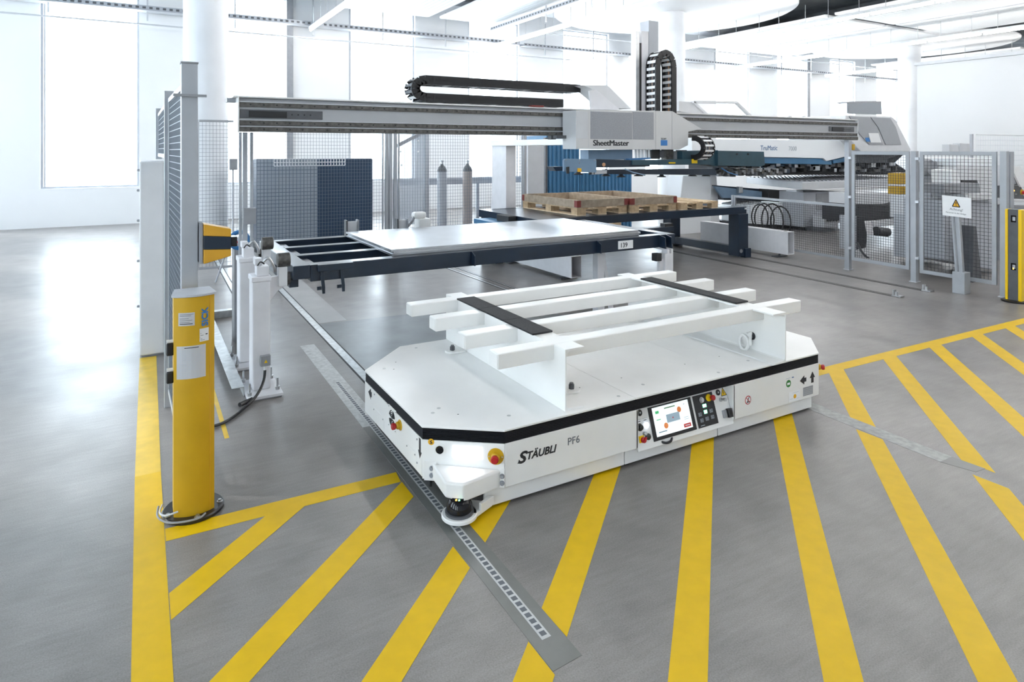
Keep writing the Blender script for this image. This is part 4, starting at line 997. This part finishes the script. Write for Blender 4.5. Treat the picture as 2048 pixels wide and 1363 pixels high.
def pallet(name, x0, x1, y0, y1, z0, label, group=None):
    r = root(name, ((x0+x1)/2, (y0+y1)/2, z0), label, 'pallet', group)
    w = x1-x0; d = y1-y0; h = .128
    bd = [(0, .16), (.21, .31), (.42, .58), (.69, .79), (.84, 1)]
    for k, (a, b) in enumerate(bd):
        M().box(x0+w*a, x0+w*b, y0, y1, z0+h-.018, z0+h).obj('deck_board', 'wood_pale' if k % 2 else 'wood', r, .002)
    for fy in (0, .45, .90):
        M().box(x0, x1, y0+d*fy, y0+d*(fy+.10), z0+h-.036, z0+h-.0185).obj('cross_board', 'wood', r, .002)
    for fx in (0, .41, .83):
        M().box(x0+w*fx, x0+w*(fx+.17), y0, y1, z0, z0+.018).obj('runner', 'wood_pale', r, .002)
        for fy in (0, .45, .90): M().box(x0+w*fx, x0+w*(fx+.17), y0+d*fy+.002, y0+d*(fy+.10)-.002, z0+.0185, z0+h-.0365).obj('block', 'wood', r, .002)
    return r
def collar(x0, x1, y0, y1, z0, label):
    r = root('pallet_collar', ((x0+x1)/2, (y0+y1)/2, z0), label, 'pallet collar', None); h = .125; t = .028
    for n_, a in (('front_board', (x0, x1, y0, y0+t)), ('rear_board', (x0, x1, y1-t, y1)), ('side_board', (x0, x0+t, y0+t, y1-t)), ('side_board', (x1-t, x1, y0+t, y1-t))):
        M().box(*a, z0, z0+h).obj(n_, 'wood_grey', r, .003)
    for x, s in ((x0, 1), (x1, -1)):
        for y, q in ((y0, 1), (y1, -1)):
            M().box(x-.004*s, x+.075*s, y-.004*q, y, z0+.01, z0+h-.01).box(x-.004*s, x, y, y+.075*q, z0+.01, z0+h-.01).obj('corner_hinge', 'hinge_red', r, .002)
    return r
pl = [(6.08, 7.10), (7.16, 8.17), (8.25, 9.17)]
pallet('pallet', *pl[0], 8.50, 10.2, zp, 'wooden pallet under the left collar on the blue table')
pallet('pallet', *pl[1], 8.46, 10.2, zp, 'wooden pallet under the middle collar on the blue table')
pallet('pallet', *pl[2], 8.42, 9.6, zp, 'bare wooden pallet at the right end of the blue table')
collar(6.07, 7.11, 8.49, 10.2, zp+.129, 'left weathered wooden collar with red hinges on a pallet')
collar(7.15, 8.18, 8.45, 10.2, zp+.129, 'middle weathered wooden collar with red hinges on a pallet')
box('side_tray', 'blue', pt, 4.93, 5.25, 8.95, 9.9, .76, .84, .006, label='light blue tray at the left end')
pallet('pallet', 8.9, 10.1, 12.3, 13.1, 0, 'pale pallet on the floor seen through the blue table')
pallet('pallet', 8.9, 10.1, 12.3, 13.1, .13, 'upper pale pallet of the pair on the floor behind the blue table')

# ------------------------------------------------------------------ right: fences, sign, barrier column
lowf = root('low_fence', (10.72, 8.1, 0), 'low aluminium wire fence with coiled cables hanging on it', 'fence')
frame_panel('fence_panel', lowf, (10.62, 6.86), (10.76, 9.45), .10, 1.06, .045, 'aluminium_paint', 'mesh_wire_dark', .04, .04, .002)
box('post', 'aluminium_paint', lowf, 10.74, 10.79, 9.46, 9.51, 0, 1.06, .003)
gf = root('gate_fence', (10.25, 5.5, 0), 'tall aluminium fence of two wire panels between square posts', 'fence')
for x, y in ((10.30, 6.64), (10.22, 5.52), (10.20, 4.33)):
    box('post', 'aluminium_paint', gf, x-.04, x+.04, y-.04, y+.04, 0, 2.17 if y > 6 else 1.985, .004)
    box('foot', 'aluminium', gf, x-.05, x+.08, y-.05, y+.06, 0, .012, .002)
frame_panel('fence_panel', gf, (10.30, 6.57), (10.23, 5.60), .17, 1.98, .055, 'aluminium_paint', 'mesh_wire_dark', .04, .04, .002)
frame_panel('fence_panel', gf, (10.22, 5.44), (10.20, 4.42), .15, 1.98, .055, 'aluminium_paint', 'mesh_wire_dark', .05, .05, .0022)
box('post', 'aluminium_paint', gf, 10.30, 10.40, 4.30, 4.40, 0, 1.98, .004)
for z in (.35, 1.2, 1.85):
    for x, y in ((10.30, 6.59), (10.22, 5.47)): box('hinge', 'aluminium', gf, x-.05, x+.05, y-.03, y+.02, z, z+.04, .003)
cf = root('cable_coil', (10.6, 8.35, .6), 'coil of dark green cables hanging on the low fence', 'cable')
for k, (dx, rr, dz) in enumerate(((0, .30, 0), (.18, .33, -.02), (-.12, .26, .02), (.35, .30, -.03))):
    c0 = Vector((10.58+k*.01, 8.55-dx, .66+dz))
    M().tube([c0+Vector((0, rr*.75*math.cos(a), rr*math.sin(a))) for a in [PI/2+2*PI*i/12 for i in range(13)]], .014, 6, 2).obj('cable_loop', 'black_plastic', cf, smooth=True)
box('hook', 'aluminium', cf, 10.55, 10.66, 8.2, 8.6, .985, 1.0, .002)
tag(box('warning_lamp', 'yellow', None, 10.36, 10.43, 6.60, 6.68, 2.0, 2.10, .006), 'small yellow lamp block behind the tall fence post', 'lamp')
sg = root('warning_sign', (9.98, 4.76, 0), 'white Achtung warning sign on a slanted pole in a grey floor block', 'sign')
box('floor_block', 'aluminium_paint', sg, 9.90, 10.06, 4.68, 4.84, 0, .30, .006); 
a = at(1920, 545, X=9.98); b = at(1911, 432, X=9.98)
M().bar((9.98, a.y, a.z-.02), (9.98, b.y, b.z+.14), .10, .06, (1, 0, 0)).obj('pole', 'aluminium_paint', sg, .004)
M().bar((9.945, a.y+.01, a.z), (9.945, b.y+.01, b.z), .02, .012, (1, 0, 0)).obj('pole_groove', 'mid_grey', sg)
pc = [at(x, y, X=9.92) for x, y in ((1883.5, 390), (1942, 396), (1942.5, 437), (1885, 430))]
bd = M().ext(pc, (.012, 0, 0)).obj('sign_board', 'paper', sg, .002)
rgt = (pc[1]-pc[0]).normalized(); upv = (pc[0]-pc[3]).normalized(); nrm = Vector((-1, 0, 0)); Wd = (pc[1]-pc[0]).length; Hd = (pc[0]-pc[3]).length
o_ = pc[3]+nrm*.001
def sgp(u, v): return o_+rgt*(u*Wd)+upv*(v*Hd)
tr_ = M().ext([sgp(.36, .50), sgp(.62, .50), sgp(.49, .86)], nrm*.0012).obj('warning_triangle', 'label_orange', bd)
for p, q in (((.36, .5), (.62, .5)), ((.62, .5), (.49, .86)), ((.49, .86), (.36, .5)), ((.49, .74), (.49, .61)), ((.49, .575), (.49, .545))): M().bar(sgp(*p)+nrm*.0018, sgp(*q)+nrm*.0018, .012, .001, nrm).obj('edge', 'ink', tr_)
t1 = text('Achtung!', Wd*.125, 'ink_grey', sg, sgp(.26, .31), rgt, upv); t2 = text('Personen in der Anlage', Wd*.074, 'ink_grey', sg, sgp(.12, .15), rgt, upv)
rb = root('light_barrier_column', (10.05, 4.13, 0), 'yellow and dark barrier column with glass windows at the right fence end', 'barrier column')
a0 = at(2014, 500, X=10.05); y_l = a0.y; y_r = y_l-.19
def rbx(name, m, f0, f1, z0, z1, x0, x1, bev=.004): return box(name, m, rb, x0, x1, y_l-.19*f0, y_l-.19*f1, z0, z1, bev)
rbx('side_shell', 'yellow_bright', 0, .17, .02, 1.22, 9.99, 10.12, .008); rbx('side_shell', 'yellow_bright', .78, 1.0, .02, 1.22, 9.99, 10.12, .008)
fr2 = rbx('front_window', 'dark_grey', .17, .78, .02, 1.22, 10.0, 10.11)
for z in (1.05, .42):
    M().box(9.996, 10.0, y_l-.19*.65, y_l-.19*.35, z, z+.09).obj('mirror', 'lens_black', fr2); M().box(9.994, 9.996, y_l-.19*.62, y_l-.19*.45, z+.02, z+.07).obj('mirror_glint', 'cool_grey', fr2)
M().box(9.993, 9.996, y_l-.19*.52, y_l-.19*.47, .43, .45).obj('status_lamp', 'lamp_amber', fr2)
M().lathe((10.05, y_l-.095, 0), [(.155, 0), (.158, .018), (.15, .022)], 32).obj('foot_plate', 'black_plastic', rb, smooth=True)

# ------------------------------------------------------------------ punching machine behind the fence
tm = root('punching_machine', (14.5, 10.8, 0), 'large white and blue punching machine with grey hood behind the fence', 'machine tool')
def tp_(name, m, px, Y, dep, bev=.01, par=None): return M().ext([at(a, b, Y=Y) for a, b in px], (0, dep, 0)).obj(name, m, par or tm, bev)
mat('machine_white', (.86, .89, .92), .35)
mat('hood_grey', (.34, .355, .38), .4, noise=.04, nscale=4)
arm = tp_('upper_arm', 'machine_white', [(1384, 277), (1700, 281), (1708, 300), (1700, 311), (1653, 322), (1647, 316.5), (1384, 311)], 10.5, 1.3)
tp_('blue_band', 'blue', [(1430, 312), (1647, 317), (1653, 322.5), (1663, 321.5), (1664, 329), (1430, 325)], 10.55, 1.1)
tp_('blue_band', 'blue', [(1667, 320), (1700, 312), (1700, 322), (1667, 327)], 10.6, 1.0)
a = at(1521, 300.2, Y=10.495); text('TruMatic', .165, 'ink_blue', tm, a, ux, uz); a = at(1577, 301.2, Y=10.495); text('7000', .155, 'ink_pale', tm, a, ux, uz)
tp_('hood', 'pale_grey', [(1684, 262), (1693, 230), (1783, 232.5), (1792, 240), (1803, 262), (1822, 299), (1819, 303.5), (1722, 303), (1706, 285)], 10.2, 1.8, .02)
for px in ([(1699, 232), (1739, 234), (1756, 258), (1767, 289), (1739, 289), (1720, 268)], [(1742, 234), (1781, 236), (1792, 254), (1803, 289), (1772, 289), (1758, 256)]):
    tp_('hood_window', 'hood_grey', px, 10.17, .03, .006)
tp_('label', 'paper', [(1737, 266), (1757, 266), (1763, 285), (1742, 285)], 10.16, .008, 0); tp_('label', 'logo_blue', [(1731, 275), (1738, 275), (1741, 283), (1733, 283)], 10.16, .008, 0)
mat('mirror', (.35, .36, .38), .06, metal=1)
tp_('monitor', 'mirror', [(1694, 204), (1763, 203), (1764, 229), (1694, 227)], 11.2, .25, .01)
tp_('monitor_edge', 'mid_grey', [(1694, 203), (1763, 202), (1763, 205), (1694, 206)], 11.18, .3, 0)
tp_('tool_frame', 'black_matte', [(1450, 326), (1700, 322), (1812, 305), (1790, 325), (1812, 340), (1812, 349), (1450, 350)], 11.0, 1.2, .01)
tp_('upper_carrier', 'dark_grey', [(1690, 305), (1815, 304), (1775, 318), (1775, 326), (1690, 326)], 10.7, .4, .02)
tp_('slide_cover', 'steel_blue', [(1500, 329), (1620, 329), (1600, 334), (1520, 336)], 10.9, .1)
for k in range(46):
    px = 1455+k*7.6; c = at(px, 334+6*math.sin(k*2.3), Y=10.85); w = .05+.03*((k*5) % 4)
    M().box(c.x-w, c.x+w, 10.8, 10.95, c.z-.05, c.z+.03+.02*(k % 3)).obj('tool_holder', ['black_matte', 'dark_grey', 'rail_dark', 'mid_grey', 'steel'][(k*3) % 5], tm, .004)
# brush table: near corner, extends right and back
tb = [(13.8, 10.06), (18.3, 10.06), (18.3, 12.9), (15.2, 12.9)]
M().ext([(*p, 1.05) for p in tb], (0, 0, .17)).obj('table_body', 'light_grey', tm, .008)
bt = M().ext([(*p, 1.2205) for p in inset(tb, .05)], (0, 0, .012)).obj('brush_top', 'cool_grey', tm)
m = M()
for i in range(26):
    for j in range(14): m.box(14.3+i*.16+j*.05, 14.33+i*.16+j*.05, 10.2+j*.18, 10.23+j*.18, 1.232, 1.25)
m.obj('brushes', 'dark_grey', bt, kind='stuff')
tp_('pedestal', 'cool_grey', [(1607, 384), (1690, 383), (1690, 444), (1607, 454)], 10.3, 1.0)
tp_('pedestal_panel', 'mid_grey', [(1633, 387), (1690, 385), (1690, 418), (1633, 420)], 10.28, .03)
tp_('white_base', 'machine_white', [(1530, 405), (1612, 405), (1618, 455), (1500, 447), (1500, 410)], 10.9, .9)
tp_('plinth', 'black_matte', [(1494, 447), (1690, 452), (1690, 472), (1494, 466)], 10.9, 1.4)
tp_('lower_body', 'navy', [(1428, 370), (1600, 384), (1600, 404), (1450, 400)], 11.3, .8)
tp_('blue_skirt', 'steel_blue', [(1428, 372), (1537, 384), (1537, 397), (1446, 396)], 11.2, .06)
tp_('undercarriage', 'black_matte', [(1537, 378), (1607, 384), (1607, 408), (1537, 402)], 11.0, .3)
tp_('bright_panel', 'machine_white', [(1593, 380), (1606, 381), (1606, 402), (1593, 401)], 10.5, .3)
tp_('spring_column', 'steel', [(1479, 373), (1486, 373), (1486, 386), (1479, 386)], 11.1, .1)
tp_('terminal_box', 'light_grey', [(1648, 432), (1677, 434), (1677, 457), (1648, 455)], 9.9, .3)
for k in range(4): c = at(1654+k*6, 440, Y=9.895); M().lathe(c, [(.03, 0), (.03, .03)], 10, Vector((0, -1, 0))).obj('plug', 'black_matte', tm)
tp_('cable_duct', 'mid_grey', [(1644, 455), (1690, 458), (1690, 485), (1655, 480)], 10.0, .5)
# scrap conveyor seen through the gate
sc2 = root('scrap_conveyor', (13.5, 8.0, 0), 'dark scrap conveyor on castors behind the tall wire fence', 'conveyor')
def cv(name, m, px, Y, dep, bev=.006): return M().ext([at(a, b, Y=Y) for a, b in px], (0, dep, 0)).obj(name, m, sc2, bev)
cv('chute_plate', 'light_grey', [(1700, 386), (1822, 387), (1822, 396), (1790, 402), (1772, 408), (1700, 408)], 8.6, .5)
cv('belt_body', 'black_matte', [(1703, 408), (1772, 410), (1800, 400), (1822, 396), (1822, 432), (1760, 440), (1703, 443)], 8.5, .7)
cv('side_rail', 'light_grey', [(1746, 442), (1822, 434), (1822, 446), (1795, 450), (1748, 454)], 8.3, .08)
cv('drive_box', 'white_stand', [(1722, 446), (1743, 443), (1748, 470), (1723, 467)], 8.1, .35)
a = at(1752, 462, Y=8.2); b = at(1774, 464, Y=8.2); cyl('drive_motor', 'black_matte', sc2, a, b, .10, n=18)
c = at(1800, 448, Y=8.15); d = at(1801, 478, Y=8.15); cyl('castor_leg', 'steel', sc2, c, d, .04, n=12)
e2 = at(1801, 486, Y=8.15); M().lathe(e2-Vector((0, .03, 0)), [(.075, 0), (.08, .03), (.075, .06)], 20, Vector((0, 1, 0))).obj('castor', 'hose_blue', sc2, smooth=True)
cv('fan_guard', 'black_matte', [(1712, 432), (1728, 433), (1734, 470), (1732, 495), (1710, 500)], 7.6, .3)
cv('fan_side', 'cool_grey', [(1708, 432), (1713, 432), (1713, 500), (1708, 500)], 7.58, .3)
M().tube([at(1714, 485, Y=7.5), at(1725, 505, Y=7.3), at(1745, 520, Y=7.1), at(1780, 518, Y=7.0), at(1822, 515, Y=6.9)], .022).obj('power_cable', 'black_plastic', sc2, smooth=True)
for y0, y1, lb in ((346, 368, 'upper yellow filter block on the fence post'), (373, 388, 'lower yellow filter block on the fence post')):
    a = at(1800, y0, Y=5.9); b = at(1817, y1, Y=5.9)
    tag(box('filter_block', 'yellow', root('filter_unit', (a.x, 5.95, b.z), lb, 'filter') if False else None, a.x, b.x, 5.9, 6.1, b.z, a.z, .01), lb, 'filter')
# machines behind the second panel
rc = root('robot_cell', (13.0, 5.2, 0), 'grey robot arm on a column behind the right wire panel', 'robot')
def rc_(name, m, px, Y, dep, bev=.006, par=None): return M().ext([at(a, b, Y=Y) for a, b in px], (0, dep, 0)).obj(name, m, par or rc, bev)
rc_('column', 'cool_grey', [(1862, 318), (1886, 318), (1886, 590), (1862, 590)][:2]+[(1886, 470), (1862, 470)], 6.0, .3)
rc_('shoulder', 'mid_grey', [(1856, 325), (1885, 320), (1890, 345), (1900, 362), (1890, 375), (1862, 372)], 5.9, .25, .02)
M().lathe(at(1862, 334, Y=5.88), [(.12, 0), (.14, .03), (.14, .12)], 20, Vector((0, 1, 0))).obj('joint', 'mid_grey', rc, smooth=True)
rc_('drawer_unit', 'light_grey', [(1847, 350), (1874, 352), (1874, 440), (1847, 440)], 6.4, .6)
rc_('base', 'cool_grey', [(1846, 432), (1888, 432), (1888, 520), (1846, 520)], 6.2, .5)
tw = root('turning_machine', (13.5, 4.7, 0), 'white console machine with two small screens behind the right wire panel', 'machine tool')
def tw_(name, m, px, Y, dep, bev=.008): return M().ext([at(a, b, Y=Y) for a, b in px], (0, dep, 0)).obj(name, m, tw, bev)
tw_('white_cover', 'machine_white', [(1912, 317), (1990, 316), (1990, 333), (1914, 332)], 5.6, .8)
tw_('front_door', 'pale_grey', [(1914, 333), (1990, 334), (1990, 385), (1956, 385), (1952, 362), (1914, 360)], 5.6, .7)
tw_('dark_slot', 'black_matte', [(1924, 360), (1955, 360), (1956, 367), (1924, 367)], 5.58, .1)
tw_('white_knob', 'paper', [(1902, 340), (1914, 338), (1924, 372), (1904, 372)], 5.4, .3)
tw_('tool_tray', 'mid_grey', [(1888, 368), (1958, 366), (1962, 386), (1888, 386)], 5.3, .4)
tw_('worktop', 'pale_grey', [(1930, 388), (1990, 386), (1990, 400), (1935, 400)], 5.2, .5)
tw_('lower_body', 'cool_grey', [(1888, 400), (1990, 400), (1990, 540), (1888, 520)], 5.3, .6)
for px in ([(1899, 288), (1916, 289), (1919, 307), (1899, 306)], [(1920, 286), (1940, 287), (1941, 307), (1921, 307)]): tw_('small_screen', 'light_grey', px, 5.7, .12)
tag(M().ext([at(a, b, Y=5.05) for a, b in ((1947, 452), (1953, 452), (1966, 580), (1945, 575))], (0, .25, 0)).obj('leaning_panel', 'dark_grey', None, .004), 'dark narrow board leaning behind the right wire panel', 'board')
dk = root('control_desk', (13.5, 5.7, 0), 'grey slanted control desk with lit push buttons at the right edge', 'control desk')
def dk_(name, m, px, Y, dep, bev=.004): return M().ext([at(a, b, Y=Y*1.3) for a, b in px], (0, dep, 0)).obj(name, m, dk, bev)
dk_('side_plate', 'light_grey', [(2009, 330), (2016, 330), (2038, 372), (2009, 372)], 4.4, .4)
dk_('keyboard_plate', 'dark_grey', [(2011, 332), (2018, 332), (2036, 370), (2024, 370), (2011, 345)], 4.38, .03)
for px in ([(2014, 337), (2018, 336), (2024, 349), (2020, 351)], [(2022, 353), (2026, 351), (2033, 367), (2029, 369)]): dk_('key_block', 'cool_grey', px, 4.37, .02)
dk_('document_board', 'paper', [(2022, 333), (2040, 332), (2060, 372), (2042, 374)], 4.3, .03)
dk_('button_panel', 'dark_grey', [(2008, 372), (2042, 371), (2050, 398), (2008, 396)], 4.33, .2)
for px, py, mm in ((2017.5, 385, 'lamp_amber'), (2026, 381, 'lamp_amber'), (2013, 381, 'mid_grey'), (2021, 377, 'mid_grey'), (2031, 388, 'mid_grey')): M().lathe(at(px, py, Y=4.33*1.3), [(.012, 0), (.012, .02)], 10, Vector((0, -1, 0))).obj('push_button', mm, dk)
M().lathe(at(2043, 384, Y=4.3*1.3), [(.05, 0), (.05, .02)], 20, Vector((0, -1, 0))).obj('stop_base', 'yellow', dk); M().lathe(at(2045, 385, Y=4.28*1.3), [(.03, 0), (.035, .04)], 20, Vector((0, -1, 0))).obj('stop_button', 'red', dk, smooth=True)
dk_('worktop', 'pale_grey', [(2008, 398), (2060, 400), (2060, 404), (2008, 403)], 4.25, .5)
dk_('drawer', 'mid_grey', [(2008, 410), (2060, 410), (2060, 560), (2008, 556)], 4.45, .5)
bf = root('mesh_partition', (19.0, 8.0, 0), 'pale fine mesh partition far back in front of the white wall', 'fence')
p0 = at(1950, 268, Y=8.0); p1 = at(2080, 268, Y=7.0)
frame_panel('mesh_panel', bf, (p0.x, 8.0), (p1.x+3, 8.0), .1, p0.z, .02, 'paper', 'mesh_wire_light', .12, .12, .002)
box('post', 'cool_grey', bf, p0.x-.13, p0.x-.07, 8.0, 8.06, 0, p0.z, .003)

# ------------------------------------------------------------------ behind the loading frame
wf = root('back_fence', (3.5, 11.3, 0), 'long pale wire mesh fence standing behind the loading frame', 'fence')
ys = 11.3; xe = at(1046, 300, Y=ys).x; xa = at(393, 300, Y=ys).x; xm = [at(q, 300, Y=ys).x for q in (773, 781, 790)]
for x0, x1 in ((xa, xm[0]-.05), (xm[2]+.05, xe)): frame_panel('fence_panel', wf, (x0, ys), (x1, ys), .12, 2.48, .035, 'aluminium_paint', 'mesh_wire', .05, .06, .0019)
for x in (*xm, xe+.04): box('post', 'aluminium_paint', wf, x-.03, x+.03, ys-.03, ys+.03, 0, 2.5, .003)
Y_ = 13.6
a = at(515, 318, Y=Y_); b = at(746, 476, Y=Y_); mid = at(636, 400, Y=Y_)
nc = root('switch_cabinet', ((a.x+b.x)/2, Y_+.3, 0), 'large dark navy cabinet behind the mesh fence', 'cabinet')
box('body', 'navy_flat', nc, a.x, b.x, Y_, Y_+.6, .10, a.z, .03); box('plinth', 'black_matte', nc, a.x-.05, b.x+.05, Y_-.1, Y_+.62, 0, .10, .003)
tm2 = root('mesh_screen', (mid.x-.6, Y_-.5, 0), 'light steel blue sheet with wire grid leaning in front of the navy cabinet', 'board')
l0 = at(513, 318, Y=13.0); l1 = at(635, 318, Y=13.0)
box('sheet', 'tinted_sheet', tm2, l0.x, l1.x, 13.0, 13.03, .12, l0.z, .003)
mesh_wires(M(), (l0.x, 12.99, .12), ux, uz, l1.x-l0.x, l0.z-.12, .065, .07, .003).obj('mesh_lattice', 'navy_flat', tm2, kind='stuff')
l2 = at(690, 318, Y=12.95); l3 = at(548, 332, Y=12.95)
mesh_wires(M(), (l3.x, 12.95, l3.z), ux, uz, l2.x-l3.x, l0.z-l3.z, .055, .05, .006).obj('white_grid', 'paper', tm2, kind='stuff')
def gas(px, label, body):
    c = at(px, 400, Y=15.2); r = root('gas_cylinder', (c.x, 15.2, 0), label, 'gas cylinder')
    cyl('body', body, r, (c.x, 15.2, 0), (c.x, 15.2, 1.45), .125, n=24)
    M().lathe((c.x, 15.2, 1.45), [(.125, 0), (.12, .05), (.09, .12), (.04, .17), (.035, .20)], 24).obj('shoulder', 'dark_grey', r, smooth=True)
    M().lathe((c.x, 15.2, 1.65), [(.03, 0), (.03, .04), (.05, .05), (.05, .09), (.02, .10)], 14).obj('valve', 'steel', r, smooth=True)
    return r
gas(884, 'left grey gas cylinder behind the mesh fence', 'cool_grey'); gas(935, 'right brownish gas cylinder behind the mesh fence', 'bottle_brown')
gr = root('guard_rail', (8.5, 15.6, 0), 'grey horizontal guard rail behind the gas cylinders', 'rail')
a = at(790, 356, Y=15.6); b = at(1100, 356, Y=15.6); z0 = at(880, 369, Y=15.6).z; z1 = at(880, 356, Y=15.6).z
box('rail_bar', 'cool_grey', gr, a.x, b.x, 15.6, 15.66, z0, z1, .004)
for x in (a.x+.05, (a.x+b.x)/2, b.x-.1): box('rail_post', 'cool_grey', gr, x, x+.08, 15.66, 15.74, 0, z1, .004)
gd = root('sliding_screen', (6.0, 15.0, 0), 'grey translucent screen with a slanting brace behind the mesh fence', 'screen')
a = at(792, 262, Y=14.9); b = at(858, 435, Y=14.9)
box('sheet', 'tinted_sheet', gd, a.x, b.x-.1, 14.92, 14.94, .2, 2.6, 0); box('post', 'cool_grey', gd, b.x-.1, b.x, 14.88, 14.98, 0, 2.6, .004)
p = at(793, 292, Y=14.86); q = at(840, 268, Y=14.86); M().bar(p, q, .05, .08).obj('brace', 'mid_grey', gd, .003)
for x, y in ((801, 303), (836, 303), (803, 330), (836, 281)): cyl('bolt', 'paper', gd, at(x, y, Y=14.915), at(x, y, Y=14.90), .025, n=10)
for px, w, ytop in ((704, 20, 440), (804, 17, 437)):
    a = at(px-w/2, ytop, Y=7.9); b = at(px+w/2, ytop, Y=7.9)
    r = box('channel_post', 'pale_grey', lf, a.x, b.x, 7.90, 7.92, zt-.14, a.z-.02, .002, label='short grey channel post on the rear bar')
    box('flange', 'dark_grey', r, a.x-.02, a.x, 7.862, 7.96, zt-.14, a.z, .002); box('flange', 'mid_grey', r, b.x, b.x+.015, 7.862, 7.96, zt-.14, a.z, .002)
a = at(834, 432, Y=7.95); b = at(857, 432, Y=7.95); zc = at(845, 436, Y=7.95).z
dr = box('gear_case', 'white_paint', lf, a.x, b.x, 7.87, 8.05, zt-.14, zc, .01, label='white drive with grey cable on the rear bar')
box('motor_body', 'white_paint', dr, a.x-.06, b.x-.04, 7.90, 8.02, zc, at(845, 423, Y=7.95).z, .03)
M().tube([at(830, 428, Y=7.93), at(826, 440, Y=7.93), at(818, 450, Y=7.93), at(812, 456, Y=7.93)], .016).obj('drive_cable', 'mid_grey', dr, smooth=True)
Yc2 = 13.2
a = at(1093, 275, Y=Yc2); b = at(1127, 275, Y=Yc2); c = at(1262, 345, Y=Yc2); zt2 = at(1200, 345, Y=Yc2).z
cc = root('corrugated_cabin', ((a.x+c.x)/2, Yc2+.7, 0), 'blue corrugated steel cabin behind the pallets', 'cabin')
def corr(x0, x1, z0, z1, par, name):
    n = int((x1-x0)/.11); pts = []
    for k in range(n):
        u = x0+(x1-x0)*k/n; w = (x1-x0)/n
        pts += [(u, Yc2, z0), (u+w*.4, Yc2, z0), (u+w*.5, Yc2-.035, z0), (u+w*.9, Yc2-.035, z0)]
    pts += [(x1, Yc2, z0), (x1, Yc2+1.2, z0), (x0, Yc2+1.2, z0)]
    return M().ext(pts, (0, 0, z1-z0)).obj(name, 'blue', par)
corr(a.x, at(1158, 275, Y=Yc2).x, 0, a.z+.05, cc, 'tall_section'); corr(at(1160, 275, Y=Yc2).x, c.x, 0, zt2, cc, 'low_section')
box('corner_post', 'dark_grey', cc, a.x-.06, a.x, Yc2-.05, Yc2+.05, 0, a.z, .004)
a = at(1048, 290, Y=12.2); b = at(1088, 290, Y=12.2)
tag(box('steel_column', 'light_grey', None, a.x+.1, b.x, 12.2, 12.5, 0, 2.2, .01), 'pale square steel column left of the blue corrugated cabin', 'column')
a = at(1358, 352, Y=11.6); b = at(1421, 352, Y=11.6); c = at(1433, 352, Y=11.6)
wb = root('machine_leg', ((a.x+c.x)/2, 11.9, 0), 'white tapering machine leg behind the pallets', 'machine leg')
M().ext([at(1366, 351, Y=11.4), at(1421, 351, Y=11.4), at(1424, 470, Y=11.4), at(1352, 470, Y=11.4)], (0, .5, 0)).obj('leg_shell', 'machine_white', wb, .02)
M().ext([at(1421, 351, Y=11.38), at(1433, 350, Y=11.38), at(1441, 470, Y=11.38), at(1424, 470, Y=11.38)], (0, .5, 0)).obj('leg_rib', 'pale_grey', wb, .005)
tr2 = root('measuring_tripod', (1.9, 11.5, 0), 'thin tripod with a small instrument left of the gantry legs', 'tripod')
a = at(466, 320, Y=10.6); b = at(466, 440, Y=10.6)
cyl('mast', 'cool_grey', tr2, (a.x, 10.6, .3), (a.x, 10.6, a.z), .014, n=8); box('instrument', 'mid_grey', tr2, a.x-.05, a.x+.06, 10.56, 10.64, a.z-.15, a.z+.02, .006)
for k in range(3): cyl('leg', 'cool_grey', tr2, (a.x, 10.6, .75), (a.x+.28*math.cos(k*2.1+.4), 10.6+.28*math.sin(k*2.1+.4), 0), .012, n=8)
